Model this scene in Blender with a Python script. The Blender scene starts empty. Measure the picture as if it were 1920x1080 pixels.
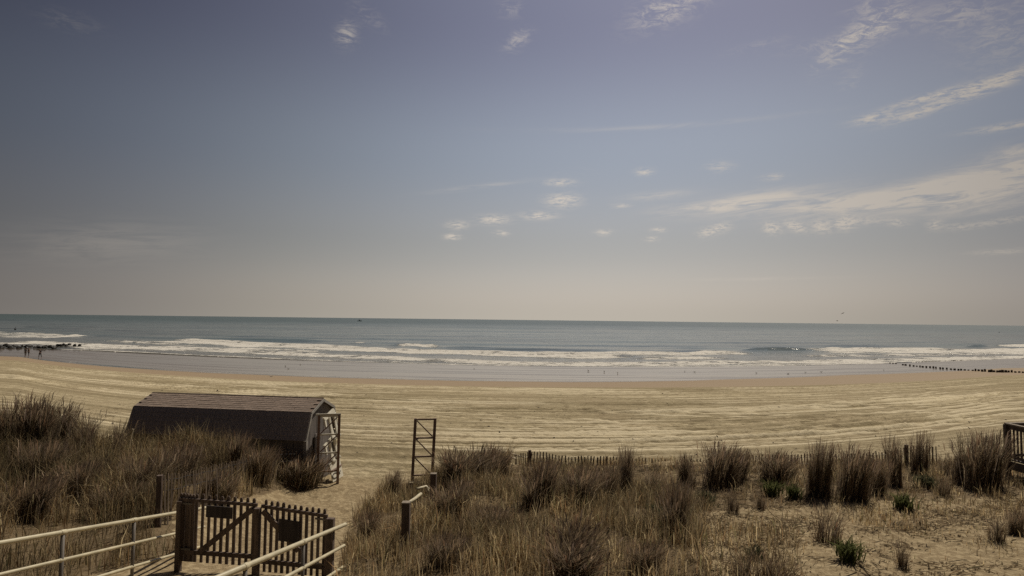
import bpy, bmesh, math, random
import numpy as np
from mathutils import Vector, Matrix

random.seed(7)
rng = np.random.default_rng(11)
sc = bpy.context.scene
C = sc.collection
R = math.radians

# ------------------------------------------------------------------ camera
F_PX, CAM_Z = 1144.0, 9.2                       # focal length in photo pixels (1920 wide), eye height over the sea
PITCH, ROLL = math.atan(59.5 / F_PX), 0.01156
cf = Vector((0, math.cos(PITCH), math.sin(PITCH)))
cu0 = Vector((0, -math.sin(PITCH), math.cos(PITCH)))
cr0 = Vector((1, 0, 0))
cr = cr0 * math.cos(ROLL) + cu0 * math.sin(ROLL)
cu = cu0 * math.cos(ROLL) - cr0 * math.sin(ROLL)
EYE = Vector((0, 0, CAM_Z))
cam_d = bpy.data.cameras.new('camera')
cam_d.sensor_width = 36.0
cam_d.lens = 36.0 * F_PX / 1920.0
cam_d.clip_start, cam_d.clip_end = 0.1, 120000.0
cam = bpy.data.objects.new('camera', cam_d)
C.objects.link(cam)
m = Matrix((cr, cu, -cf)).transposed().to_4x4()
m.translation = EYE
cam.matrix_world = m
sc.camera = cam

# ------------------------------------------------------------------ light
SUN_AZ, SUN_EL = R(38), R(56)                   # azimuth clockwise from +Y (the way the camera looks)
sun_dir = Vector((math.sin(SUN_AZ) * math.cos(SUN_EL), math.cos(SUN_AZ) * math.cos(SUN_EL), math.sin(SUN_EL)))
sd = bpy.data.lights.new('sun', 'SUN')
sd.energy, sd.angle, sd.color = 3.1, R(0.5), (1.0, 0.90, 0.74)
so = bpy.data.objects.new('sun', sd)
so.rotation_euler = (-sun_dir).to_track_quat('-Z', 'Y').to_euler()
C.objects.link(so)
sc.view_settings.view_transform = 'Standard'
sc.view_settings.look = 'None'
sc.view_settings.exposure = 0.0
sc.view_settings.gamma = 1.0
sc.view_settings.use_curve_mapping = False
sc.render.film_transparent = False
sc.cycles.sample_clamp_direct = 14.0
sc.cycles.sample_clamp_indirect = 3.0
sc.cycles.max_bounces = 6
sc.cycles.diffuse_bounces = 3
sc.cycles.glossy_bounces = 3
sc.cycles.transmission_bounces = 3
sc.cycles.use_denoising = False


def ray(px, py):
    return (cf * F_PX + cr * (px - 960.0) - cu * (py - 540.0)).normalized()


def az_el(px, py):
    d = ray(px, py)
    return math.atan2(d.x, d.y), math.asin(d.z)


# ------------------------------------------------------------------ node helpers
class NT:
    def __init__(s, nt):
        s.nt = nt
        s.n = nt.nodes
        s.l = nt.links

    def node(s, t, **k):
        n = s.n.new(t)
        for a, b in k.items():
            setattr(n, a, b)
        return n

    def put(s, sock, v):
        if isinstance(v, bpy.types.NodeSocket):
            s.l.new(v, sock)
        elif v is not None:
            if sock.type == 'RGBA' and not isinstance(v, (int, float)):
                v = tuple(v)[:3] + (1.0,)
            sock.default_value = v

    def m(s, op, a, b=None, c=None, clamp=False):
        n = s.node('ShaderNodeMath', operation=op, use_clamp=clamp)
        s.put(n.inputs[0], a)
        s.put(n.inputs[1], b)
        s.put(n.inputs[2], c)
        return n.outputs[0]

    def mix(s, f, a, b, blend='MIX'):
        n = s.node('ShaderNodeMix', data_type='RGBA', blend_type=blend)
        s.put(n.inputs[0], f)
        s.put(n.inputs[6], a)
        s.put(n.inputs[7], b)
        return n.outputs[2]

    def ramp(s, v, a, b, lo=0.0, hi=1.0, smooth=True):
        n = s.node('ShaderNodeMapRange', interpolation_type='SMOOTHSTEP' if smooth else 'LINEAR')
        for i, x in enumerate((v, a, b, lo, hi)):
            s.put(n.inputs[i], x)
        return n.outputs[0]

    def noise(s, vec, scale=1.0, detail=4.0, rough=0.55, dist=0.0):
        n = s.node('ShaderNodeTexNoise')
        s.put(n.inputs['Vector'], vec)
        s.put(n.inputs['Scale'], scale)
        s.put(n.inputs['Detail'], detail)
        s.put(n.inputs['Roughness'], rough)
        s.put(n.inputs['Distortion'], dist)
        return n.outputs['Fac']

    def xyz(s, x, y, z=0.0):
        n = s.node('ShaderNodeCombineXYZ')
        for i, v in enumerate((x, y, z)):
            s.put(n.inputs[i], v)
        return n.outputs[0]

    def sep(s, v):
        n = s.node('ShaderNodeSeparateXYZ')
        s.put(n.inputs[0], v)
        return n.outputs

    def attr(s, name):
        return s.node('ShaderNodeAttribute', attribute_name=name)

    def pos(s):
        return s.node('ShaderNodeNewGeometry').outputs['Position']

    def obj(s):
        return s.node('ShaderNodeTexCoord').outputs['Object']

    def bump(s, h, strength=1.0, dist=0.02):
        n = s.node('ShaderNodeBump')
        s.put(n.inputs['Strength'], strength)
        s.put(n.inputs['Distance'], dist)
        s.put(n.inputs['Height'], h)
        return n.outputs[0]


def new_mat(name):
    mt = bpy.data.materials.new(name)
    mt.use_nodes = True
    t = NT(mt.node_tree)
    b = [n for n in t.n if n.type == 'BSDF_PRINCIPLED'][0]
    return mt, t, b


# ------------------------------------------------------------------ sky
def build_world():
    w = bpy.data.worlds.new('World')
    sc.world = w
    w.use_nodes = True
    t = NT(w.node_tree)
    bg = [n for n in t.n if n.type == 'BACKGROUND'][0]
    STR = 0.10
    bg.inputs['Strength'].default_value = STR
    sky = t.node('ShaderNodeTexSky', sky_type='NISHITA')
    sky.sun_disc = False
    sky.sun_elevation, sky.sun_rotation = SUN_EL, SUN_AZ
    sky.altitude, sky.air_density, sky.dust_density, sky.ozone_density = 10.0, 1.0, 2.2, 1.0
    d = t.node('ShaderNodeTexCoord').outputs['Generated']
    x, y, z = t.sep(d)
    # hazy warm spring air: the blue is greyed and the band over the horizon goes beige
    hsv = t.node('ShaderNodeHueSaturation')
    hsv.inputs['Saturation'].default_value = 0.52
    t.put(hsv.inputs['Color'], sky.outputs[0])
    col = t.mix(1.0, hsv.outputs[0], (0.66, 0.60, 0.60), 'MULTIPLY')
    zc = t.m('MAXIMUM', z, 0.0)
    hz = t.m('POWER', 2.718, t.m('MULTIPLY', zc, -7.0))
    col = t.mix(t.m('MULTIPLY', hz, 0.80), col, tuple(v / STR for v in (0.43, 0.385, 0.315)))
    # brightest near straight ahead, dimmer away to both sides like lens falloff, deeper with height
    az = t.m('ARCTAN2', x, y)
    el = t.m('ARCSINE', z)
    g = t.m('DIVIDE', t.m('SUBTRACT', az, R(6)), R(42))
    side = t.m('ADD', 0.17, t.m('MULTIPLY', 0.83, t.m('POWER', 2.718, t.m('MULTIPLY', t.m('MULTIPLY', g, g), -1.0))))
    deg = t.m('MULTIPLY', el, 57.2958)
    k = t.mix(t.ramp(deg, 1.5, 8.0), (1.30, 1.33, 1.38), (0.98, 1.04, 1.06))
    k = t.mix(t.ramp(deg, 7.0, 15.0), k, (0.87, 0.99, 1.07))
    k = t.mix(t.ramp(deg, 15.0, 27.0), k, (0.62, 0.67, 0.81))
    col = t.mix(1.0, col, k, 'MULTIPLY')
    col = t.mix(1.0, col, t.xyz(side, side, side), 'MULTIPLY')
    col = t.mix(t.ramp(side, 0.75, 0.40), col, t.mix(1.0, col, (0.96, 0.96, 1.02), 'MULTIPLY'))
    # clouds: thin high streaks, placed by azimuth and elevation
    zz = t.m('MAXIMUM', z, 0.04)
    px, py = t.m('DIVIDE', x, zz), t.m('DIVIDE', y, zz)
    plane = t.xyz(px, py, 0.0)

    def blob(a):
        (cx, cy, lx, ly, rot, wgt) = a
        a0, e0 = az_el(cx, cy)
        sa, se = lx * 0.86 / F_PX, ly / F_PX
        da, de = t.m('SUBTRACT', az, a0), t.m('SUBTRACT', el, e0)
        c, s_ = math.cos(R(rot)), math.sin(R(rot))
        u = t.m('ADD', t.m('MULTIPLY', da, c / sa), t.m('MULTIPLY', de, s_ / sa))
        v = t.m('ADD', t.m('MULTIPLY', da, -s_ / se), t.m('MULTIPLY', de, c / se))
        q = t.m('ADD', t.m('MULTIPLY', u, u), t.m('MULTIPLY', v, v))
        return t.m('MULTIPLY', t.m('POWER', 2.718, t.m('MULTIPLY', q, -1.0)), wgt)

    def total(lst):
        acc = None
        for a in lst:
            b = blob(a)
            acc = b if acc is None else t.m('ADD', acc, b)
        return acc

    streaks = total([(1410, 378, 120, 13, 5, 1.25), (1600, 379, 170, 13, 3, 1.0), (1750, 358, 160, 18, 7, 1.0), (1880, 330, 110, 24, 9, .95), (1820, 374, 130, 12, 4, .8),
                     (1300, 390, 70, 9, 2, .5), (1240, 366, 70, 7, 3, .45), (1905, 285, 40, 12, 10, .6), (1840, 394, 80, 7, 4, .5),
                     (200, 455, 130, 30, 6, .30), (1440, 523, 120, 3, 0, .3), (900, 350, 90, 4, 8, .35), (1250, 237, 260, 4, 0, .22)])
    st = t.noise(t.xyz(t.m('MULTIPLY', az, 8.0), t.m('MULTIPLY', t.m('SUBTRACT', el, t.m('MULTIPLY', az, 0.07)), 60.0), 0.0), 1.5, 10.0, 0.68, 0.9)
    c1 = t.m('MULTIPLY', streaks, t.ramp(st, 0.30, 0.64))
    puffs = total([(1055, 376, 32, 11, 0, .8), (1208, 322, 16, 6, 0, .6), (1010, 405, 34, 7, 0, .6), (1050, 342, 30, 6, 0, .55), (925, 412, 30, 8, 0, .7), (940, 437, 14, 5, 0, .6),
                   (858, 422, 22, 7, 0, .6), (848, 444, 16, 5, 0, .8), (1132, 436, 16, 5, 0, .6), (1165, 386, 18, 4, 0, .4), (1350, 312, 24, 8, 0, .35), (1450, 332, 20, 5, 0, .4), (1640, 222, 32, 6, 4, .8), (1725, 210, 50, 7, 12, .6),
                   (1820, 168, 60, 9, 6, .7), (1880, 150, 50, 8, 20, .5), (1720, 188, 60, 5, 8, .5), (1890, 237, 50, 5, 0, .5), (1880, 472, 40, 4, 0, .4)])
    row = total([(1235, 431, 14, 4, 0, .75), (1222, 448, 13, 4, 0, .7), (1330, 435, 20, 8, 8, .8),
                   (1355, 425, 16, 8, 0, .7), (1447, 428, 17, 9, -18, 1.0), (1492, 425, 20, 8, -25, 1.0), (1541, 424, 16, 10, -15, 1.0), (1585, 418, 18, 11, 5, 1.1),
                   (1630, 414, 20, 6, 0, .5), (1680, 417, 18, 6, -10, .6), (1754, 421, 12, 8, 0, .7), (1800, 424, 20, 5, 0, .4), (1870, 416, 50, 5, 6, .5)])
    pn = t.noise(t.xyz(t.m('MULTIPLY', az, 22.0), t.m('MULTIPLY', el, 95.0), 0.0), 2.6, 7.0, 0.68, 0.4)
    c2 = t.m('MULTIPLY', t.m('MINIMUM', t.m('MULTIPLY', puffs, 1.5), 1.0), t.ramp(pn, 0.36, 0.60))
    c2 = t.m('ADD', c2, t.m('MULTIPLY', row, t.ramp(t.m('ADD', t.m('MULTIPLY', pn, 0.4), t.m('MULTIPLY', t.noise(t.xyz(t.m('MULTIPLY', az, 60.0), t.m('MULTIPLY', el, 170.0), 3.0), 2.0, 5.0, 0.65, 0.5), 0.6)), 0.40, 0.58, 0.0, 1.2)))
    wisps = total([(1255, 15, 70, 22, 14, .95), (1630, 55, 62, 20, 30, .95), (1580, 88, 30, 12, 45, .6), (1545, 110, 26, 12, 40, .4), (1680, 40, 40, 16, 0, .4),
                   (650, 64, 18, 18, -30, .75), (690, 30, 34, 14, -30, .25), (970, 75, 28, 12, 30, .65), (955, 15, 26, 14, 0, .3), (1620, 12, 30, 12, 0, .4),
                   (1880, 60, 60, 46, 0, .40), (1790, 25, 50, 20, 0, .5), (1530, 85, 60, 8, 0, .35), (1595, 148, 22, 12, 40, .3), (130, 40, 40, 12, 0, .18), (1420, 85, 50, 6, 6, .25)])
    wn = t.noise(t.xyz(t.m('ADD', t.m('MULTIPLY', px, 3.4), t.m('MULTIPLY', py, 1.0)), t.m('SUBTRACT', t.m('MULTIPLY', py, 3.9), t.m('MULTIPLY', px, 1.2)), 0.0), 4.4, 10.0, 0.74, 0.9)
    c3 = t.m('MULTIPLY', t.m('MULTIPLY', wisps, 0.9), t.ramp(wn, 0.41, 0.65))
    # elsewhere the same thin high cloud goes on, sparsely
    wide = t.noise(plane, 0.35, 3.0, 0.5)
    c4 = t.m('MULTIPLY', t.m('MULTIPLY', t.ramp(wide, 0.56, 0.80), t.ramp(wn, 0.42, 0.80)), t.m('MULTIPLY', t.ramp(z, 0.12, 0.25), 0.30))
    cl = t.m('MINIMUM', t.m('ADD', t.m('ADD', c1, c2), t.m('ADD', c3, c4)), 0.92)
    sidec = t.m('POWER', side, 0.8)
    ccol = t.mix(1.0, tuple(v / STR for v in (0.66, 0.59, 0.51)), t.xyz(sidec, sidec, sidec), 'MULTIPLY')
    col = t.mix(t.m('MULTIPLY', cl, 0.88), col, ccol)
    t.put(bg.inputs['Color'], col)


build_world()


# ------------------------------------------------------------------ mesh helpers
def link(name, mesh, mat=None, parent=None):
    o = bpy.data.objects.new(name, mesh)
    C.objects.link(o)
    if mat is not None and mesh is not None and not mesh.materials:
        mesh.materials.append(mat)
    if parent is not None:
        o.parent = parent
    return o


def tag(o, label=None, cat=None, group=None, kind=None):
    if label:
        o['label'] = label
    if cat:
        o['category'] = cat
    if group:
        o['group'] = group
    if kind:
        o['kind'] = kind
    return o


def thing(name, loc, label, cat, group=None, rz=0.0):
    o = bpy.data.objects.new(name, None)
    C.objects.link(o)
    o.empty_display_size = 0.2
    o.location = loc
    o.rotation_euler = (0, 0, rz)
    return tag(o, label, cat, group)


class MB:
    """collects boxes, bars, tubes and lofts into one mesh"""

    def __init__(s):
        s.v, s.f = [], []

    def add(s, vs, fs):
        k = len(s.v)
        s.v += [tuple(v) for v in vs]
        s.f += [tuple(i + k for i in f) for f in fs]
        return s

    def box(s, c, size, mat=None):
        hx, hy, hz = (q / 2 for q in size)
        vs = [Vector((x, y, z)) for x in (-hx, hx) for y in (-hy, hy) for z in (-hz, hz)]
        if mat is not None:
            vs = [mat @ v for v in vs]
        c = Vector(c)
        return s.add([v + c for v in vs], [(0, 1, 3, 2), (4, 6, 7, 5), (0, 4, 5, 1), (2, 3, 7, 6), (0, 2, 6, 4), (1, 5, 7, 3)])

    def bar(s, a, b, w, h, up=(0, 0, 1)):
        a, b = Vector(a), Vector(b)
        d = (b - a)
        z = d.normalized()
        u = Vector(up)
        x = u.cross(z)
        if x.length < 1e-4:
            x = Vector((1, 0, 0)).cross(z)
        x.normalize()
        y = z.cross(x)
        vs = []
        for p in (a, b):
            for i, j in ((-1, -1), (1, -1), (1, 1), (-1, 1)):
                vs.append(p + x * (i * w / 2) + y * (j * h / 2))
        return s.add(vs, [(0, 3, 2, 1), (4, 5, 6, 7), (0, 1, 5, 4), (1, 2, 6, 5), (2, 3, 7, 6), (3, 0, 4, 7)])

    def tube(s, pts, r, n=10, cap=True):
        pts = [Vector(p) for p in pts]
        rs = r if isinstance(r, (list, tuple)) else [r] * len(pts)
        vs, fs = [], []
        ref = None
        for i, p in enumerate(pts):
            d = (pts[min(i + 1, len(pts) - 1)] - pts[max(i - 1, 0)]).normalized()
            if ref is None:
                ref = d.cross(Vector((0.13, 0.21, 0.97)))
                if ref.length < 1e-3:
                    ref = d.cross(Vector((1, 0, 0)))
            x = (ref - d * ref.dot(d)).normalized()
            ref = x
            y = d.cross(x)
            for k in range(n):
                a = 2 * math.pi * k / n
                vs.append(p + (x * math.cos(a) + y * math.sin(a)) * rs[i])
        for i in range(len(pts) - 1):
            for k in range(n):
                k2 = (k + 1) % n
                fs.append((i * n + k, i * n + k2, (i + 1) * n + k2, (i + 1) * n + k))
        if cap:
            fs.append(tuple(reversed(range(n))))
            fs.append(tuple((len(pts) - 1) * n + k for k in range(n)))
        return s.add(vs, fs)

    def prism(s, outline, a, b):
        """outline: list of points on plane; extruded by vector b-a added"""
        n = len(outline)
        o = [Vector(p) for p in outline]
        off = Vector(b) - Vector(a)
        vs = o + [p + off for p in o]
        fs = [tuple(range(n)), tuple(reversed(range(n, 2 * n)))]
        for i in range(n):
            j = (i + 1) % n
            fs.append((i, i + n, j + n, j))
        return s.add(vs, fs)

    def mesh(s, name, smooth=False):
        me = bpy.data.meshes.new(name)
        me.from_pydata(s.v, [], s.f)
        bm = bmesh.new()
        bm.from_mesh(me)
        bmesh.ops.recalc_face_normals(bm, faces=bm.faces)
        bm.to_mesh(me)
        bm.free()
        if smooth:
            me.shade_smooth()
        return me

    def build(s, name, mat, parent=None, smooth=False):
        return link(name, s.mesh(name, smooth), mat, parent)


def np_mesh(name, verts, loops, starts, totals, smooth=True):
    me = bpy.data.meshes.new(name)
    me.vertices.add(len(verts))
    me.vertices.foreach_set('co', np.asarray(verts, np.float32).ravel())
    me.loops.add(len(loops))
    me.loops.foreach_set('vertex_index', np.asarray(loops, np.int32))
    me.polygons.add(len(starts))
    me.polygons.foreach_set('loop_start', np.asarray(starts, np.int32))
    try:
        me.polygons.foreach_set('loop_total', np.asarray(totals, np.int32))
    except Exception:
        pass
    me.update(calc_edges=True)
    me.validate()
    if smooth:
        me.shade_smooth()
    return me


def grid_mesh(name, xs, ys, Z, X=None, Y=None):
    nx, ny = len(xs), len(ys)
    if X is None:
        X, Y = np.meshgrid(xs, ys)
    V = np.stack([X.ravel(), Y.ravel(), Z.ravel()], 1)
    i = np.arange(ny - 1)[:, None] * nx + np.arange(nx - 1)[None, :]
    q = np.stack([i, i + 1, i + 1 + nx, i + nx], -1).reshape(-1, 4)
    n = len(q)
    return np_mesh(name, V, q.ravel(), np.arange(n) * 4, np.full(n, 4))


def fattr(me, name, data):
    a = me.attributes.new(name, 'FLOAT', 'POINT')
    a.data.foreach_set('value', np.asarray(data, np.float32).ravel())


# ------------------------------------------------------------------ terrain
def hash2(i, j, seed):
    h = (i.astype(np.int64) * 374761393 + j.astype(np.int64) * 668265263 + seed * 69069) & 0xFFFFFFFF
    h = ((h ^ (h >> 13)) * 1274126177) & 0xFFFFFFFF
    h = h ^ (h >> 16)
    return (h & 0xFFFF) / 65535.0


def vnoise(x, y, seed=1):
    x, y = np.asarray(x, float), np.asarray(y, float)
    i, j = np.floor(x), np.floor(y)
    fx, fy = x - i, y - j
    fx, fy = fx * fx * (3 - 2 * fx), fy * fy * (3 - 2 * fy)
    a, b = hash2(i, j, seed), hash2(i + 1, j, seed)
    c, d = hash2(i, j + 1, seed), hash2(i + 1, j + 1, seed)
    return (a * (1 - fx) + b * fx) * (1 - fy) + (c * (1 - fx) + d * fx) * fy - 0.5


def sstep(a, b, x):
    q = np.clip((np.asarray(x, float) - a) / (b - a), 0, 1)
    return q * q * (3 - 2 * q)


def shore(X, Y):
    """distance coordinate across the beach; its level lines bend away at both ends like the bay's shore"""
    Y = np.maximum(np.asarray(Y, float), 1.0)
    r = np.abs(X) / Y
    rc = np.minimum(r, 0.80)
    g = (1 + np.sqrt(np.maximum(1 - np.where(np.asarray(X) > 0, 1.19, 1.32) * rc * rc, 0.0))) / 2
    g = g - 0.25 * np.maximum(r - 0.80, 0) / (1 + np.maximum(r - 0.80, 0))
    return Y * g


S_K = [0, 24, 30, 40, 55, 64, 70, 76, 86, 98, 112, 124, 140, 200, 320, 600]
S_Z = [3.75, 3.65, 3.55, 3.2, 2.5, 2.05, 1.72, 1.30, 0.80, 0.46, 0.22, 0.02, -0.4, -2.4, -4.5, -8]
TRACKS = [(random.uniform(28, 60), random.choice((-1, 1)) * random.uniform(0.10, 0.35), random.uniform(0, 6), 0.6, 0.07, random.uniform(-30, 40), random.uniform(15, 35)) for _ in range(9)]
for i in range(34):
    TRACKS.append((random.uniform(25, 66), random.gauss(0, 0.018), random.uniform(0, 6), random.uniform(0.3, 1.3), random.choice((0.05, 0.07, 0.09)), random.uniform(-60, 60), random.uniform(25, 70)))


def terrain(X, Y, detail=True, want_track=False):
    X, Y = np.asarray(X, float), np.asarray(Y, float)
    s = shore(X, Y)
    zb = np.interp(s, S_K, S_Z)
    # dune between the boardwalk and the beach
    left = 1 - sstep(-7.6, -5.6, X + 0.10 * (Y - 12) * (Y > 12))
    right = sstep(-3.2, -1.6, X + 0.02 * (Y - 12))
    zl = 4.85 + 0.55 * sstep(-8, -14, X) * sstep(6, 14, Y) + 0.25 * vnoise(X * .45, Y * .45, 3) + 0.12 * vnoise(X * 1.3, Y * 1.3, 4)
    zr = 4.86 - 0.055 * (Y - 10) + 0.30 * vnoise(X * .35 + 9, Y * .35, 5) + 0.16 * vnoise(X * 1.1, Y * 1.1, 6) + 0.25 * np.exp(-((X + 0.9) / 2.0) ** 2 - ((Y - 16.5) / 3.2) ** 2)
    zr = zr + 0.16 * np.exp(-((X - 5.8) / 1.6) ** 2 - ((Y - 20.5) / 1.6) ** 2)
    zp = np.interp(Y, [-20, 0, 5, 11.5, 14, 17, 21, 26], [7.4, 7.0, 5.87, 4.52, 4.25, 4.0, 3.76, 3.62]) + 0.05 * vnoise(X * 1.2, Y * 1.2, 8)
    zd = zp + (zl - zp) * left + (zr - zp) * right
    xm = np.abs(X + 4.0)
    edge = 22.6 + 1.2 * vnoise(X * .3, X * 0 + 3.3, 9) - 2.2 * (1 - sstep(0, 3.0, np.abs(X + 4.6))) - 2.6 * sstep(-7.5, -11, X) * (1 - sstep(-15, -19, X))
    fall = sstep(edge - 1.6, edge + 1.8, Y)
    z = zd * (1 - fall) + zb * fall
    z = np.where(Y < 3, np.minimum(z, 5.4), z)
    if detail:
        dry = (1 - sstep(63, 68, s)) * fall
        trk = 0
        u = X + 40 * vnoise(X * .004, s * .01, 12)
        rows = 0.050 * vnoise(u * .016, s * 2.3, 21) + 0.050 * vnoise(u * .010 + 7, s * 1.2, 22) + 0.035 * vnoise(u * .030, s * 3.4, 23)
        rows *= 0.45 + 1.1 * sstep(-.25, .25, vnoise(X * .06, s * .12, 24))
        tr = 0
        for (s0, sl, ph, wob, amp, xc, xl) in TRACKS:
            c = s0 + sl * X + 0.16 * np.sin(X * .05 * wob + ph)
            win = np.exp(-((X - xc) / xl) ** 4)
            for off in (0.0, 1.7):
                q = (s - c - off) / 0.19
                tr = tr + win * amp * (np.exp(-q * q) - 0.8 * np.exp(-(q - 1.7) ** 2) )
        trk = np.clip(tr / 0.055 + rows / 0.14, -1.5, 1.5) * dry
        lumps = 0.012 * vnoise(X * 1.6, Y * 1.6, 31) + 0.016 * vnoise(X * 4.2, Y * 4.2, 32)
        foot = 0.6 + 0.6 * np.exp(-((X - 4 + .12 * (Y - 30)) / 7.0) ** 2) + 0.5 * (1 - sstep(24, 32, Y))
        z = z + dry * (rows + tr + lumps * foot) + (1 - fall) * (0.035 * vnoise(X * 2.6, Y * 2.6, 33) + 0.02 * vnoise(X * 6, Y * 6, 34))
    if want_track:
        return z, s, fall, trk
    return z, s, fall


def H(x, y):
    return float(terrain(np.array([x]), np.array([y]))[0][0])


def G(px, py):
    """where the sight line through a photo pixel meets the sand"""
    d = ray(px, py)
    hx = math.hypot(d.x, d.y)
    ts = np.concatenate([np.arange(5, 40, .02), np.arange(40, 400, .25)]) / hx
    P = np.array(EYE)[None] + ts[:, None] * np.array(d)[None]
    z = terrain(P[:, 0], P[:, 1])[0]
    below = np.nonzero(P[:, 2] < z)[0]
    k = below[0] if len(below) else len(ts) - 1
    p = P[k]
    return Vector((p[0], p[1], z[k]))


def at_y(px, py, Y):
    d = ray(px, py)
    return EYE + d * (Y / d.y)


def at_z(px, py, z):
    d = ray(px, py)
    return EYE + d * ((z - CAM_Z) / d.z)


def proj(P):
    q = np.asarray(P, float) - np.array(EYE)[None]
    f = q @ np.array(cf)
    f = np.where(f < 0.1, 0.1, f)
    return 960 + F_PX * (q @ np.array(cr)) / f, 540 - F_PX * (q @ np.array(cu)) / f


# ------------------------------------------------------------------ materials
def mat_sand():
    mt, t, b = new_mat('sand')
    p = t.pos()
    x, y, z = t.sep(p)
    s = t.attr('shore').outputs['Fac']
    damp = t.attr('damp').outputs['Fac']
    wet = t.attr('wet').outputs['Fac']
    lit = t.attr('litter').outputs['Fac']
    dune = t.attr('dune').outputs['Fac']
    rows = t.noise(t.xyz(t.m('MULTIPLY', x, 0.016), t.m('MULTIPLY', s, 1.15), 0.0), 1.0, 6.0, 0.62, 0.0)
    fine = t.noise(p, 7.0, 6.0, 0.65)
    big = t.noise(p, 0.22, 4.0, 0.55)
    rows2 = t.noise(t.xyz(t.m('MULTIPLY', x, 0.045), t.m('MULTIPLY', s, 3.1), 0.3), 1.0, 5.0, 0.65, 0.0)
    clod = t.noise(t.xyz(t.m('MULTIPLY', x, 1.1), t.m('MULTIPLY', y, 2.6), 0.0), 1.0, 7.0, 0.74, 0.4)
    dry = t.mix(t.ramp(rows, 0.40, 0.60), (0.445, 0.376, 0.240), (0.61, 0.522, 0.342))
    dry = t.mix(t.m('MULTIPLY', t.ramp(rows2, 0.48, 0.58), 0.72), dry, (0.205, 0.166, 0.090))  # raked rows: their shade and lit sides are put into the colour
    dry = t.mix(t.m('MULTIPLY', t.ramp(rows2, 0.46, 0.36), 0.55), dry, (0.60, 0.50, 0.33))
    dry = t.mix(t.m('MULTIPLY', t.ramp(clod, 0.50, 0.62), 0.85), dry, (0.185, 0.145, 0.085))  # shade in clods and small pits put into the sand colour
    dry = t.mix(t.m('MULTIPLY', t.ramp(clod, 0.44, 0.34), 0.28), dry, (0.56, 0.47, 0.31))
    dry = t.mix(t.ramp(fine, 0.35, 0.68), t.mix(0.45, dry, (0.24, 0.185, 0.105)), dry)
    dry = t.mix(t.m('MULTIPLY', t.ramp(big, 0.45, 0.7), 0.35), dry, (0.36, 0.285, 0.18))
    band = t.noise(t.xyz(t.m('MULTIPLY', x, 0.012), t.m('MULTIPLY', s, 0.33), 4.0), 1.0, 3.0, 0.6)
    dry = t.mix(t.ramp(band, 0.48, 0.62, 0.0, 0.62), dry, (0.275, 0.222, 0.132))
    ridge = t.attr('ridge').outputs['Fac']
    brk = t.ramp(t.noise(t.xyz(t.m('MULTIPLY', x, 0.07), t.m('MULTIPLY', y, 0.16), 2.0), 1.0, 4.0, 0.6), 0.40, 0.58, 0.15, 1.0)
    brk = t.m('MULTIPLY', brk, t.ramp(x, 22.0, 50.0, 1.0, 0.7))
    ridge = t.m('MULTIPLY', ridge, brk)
    dry = t.mix(t.ramp(ridge, 0.15, 1.0, 0.0, 0.85), dry, (0.68, 0.59, 0.41))  # sunlit crests of the tracks painted lighter
    dry = t.mix(t.ramp(ridge, -0.12, -0.8, 0.0, 0.85), dry, (0.165, 0.130, 0.074))  # shade in grooves and footprints painted darker
    duned = t.mix(t.ramp(fine, 0.42, 0.62), (0.27, 0.205, 0.12), (0.42, 0.335, 0.205))
    col = t.mix(dune, dry, duned)
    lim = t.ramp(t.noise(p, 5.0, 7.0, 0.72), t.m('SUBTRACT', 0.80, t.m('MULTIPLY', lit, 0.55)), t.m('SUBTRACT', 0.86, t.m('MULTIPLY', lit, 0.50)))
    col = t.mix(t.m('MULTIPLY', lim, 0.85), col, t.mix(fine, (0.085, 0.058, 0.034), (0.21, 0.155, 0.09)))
    edge = t.m('MULTIPLY', t.m('SUBTRACT', t.noise(t.xyz(t.m('MULTIPLY', x, 0.05), t.m('MULTIPLY', s, 0.18), 0.0), 1.0, 4.0, 0.55), 0.5), 0.7)
    dampf = t.ramp(t.m('ADD', damp, edge), 0.40, 0.60)
    wetf = t.ramp(t.m('ADD', wet, t.m('MULTIPLY', edge, 0.9)), 0.32, 0.68)
    smooth = t.mix(t.noise(t.xyz(t.m('MULTIPLY', x, 0.02), t.m('MULTIPLY', s, 0.5), 0.0), 1.0, 4.0), (0.29, 0.215, 0.135), (0.36, 0.275, 0.18))
    col = t.mix(dampf, col, smooth)
    col = t.mix(wetf, col, (0.17, 0.135, 0.105))
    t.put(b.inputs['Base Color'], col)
    wn_ = t.noise(t.xyz(t.m('MULTIPLY', x, 0.025), t.m('MULTIPLY', s, 0.28), 7.0), 1.0, 4.0, 0.6)
    t.put(b.inputs['Roughness'], t.m('SUBTRACT', t.m('SUBTRACT', t.m('ADD', 0.95, t.m('MULTIPLY', wetf, t.ramp(wn_, 0.42, 0.62, -0.12, 0.10))), t.m('MULTIPLY', dampf, 0.25)), t.m('MULTIPLY', wetf, 0.58)))
    t.put(b.inputs['Specular IOR Level'], t.m('ADD', 0.12, t.m('MULTIPLY', wetf, 0.38)))
    vor = t.node('ShaderNodeTexVoronoi', feature='SMOOTH_F1')
    t.put(vor.inputs['Vector'], p)
    vor.inputs['Scale'].default_value = 4.3
    h = t.m('ADD', t.m('MULTIPLY', vor.outputs['Distance'], 0.22), t.m('ADD', t.m('MULTIPLY', fine, 0.55), t.m('MULTIPLY', rows, 0.8)))
    rough = t.m('SUBTRACT', 1.0, dampf)
    t.put(b.inputs['Normal'], t.bump(t.m('MULTIPLY', t.m('ADD', h, t.m('MULTIPLY', clod, -0.9)), rough), 0.9, 0.09))
    return mt


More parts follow.
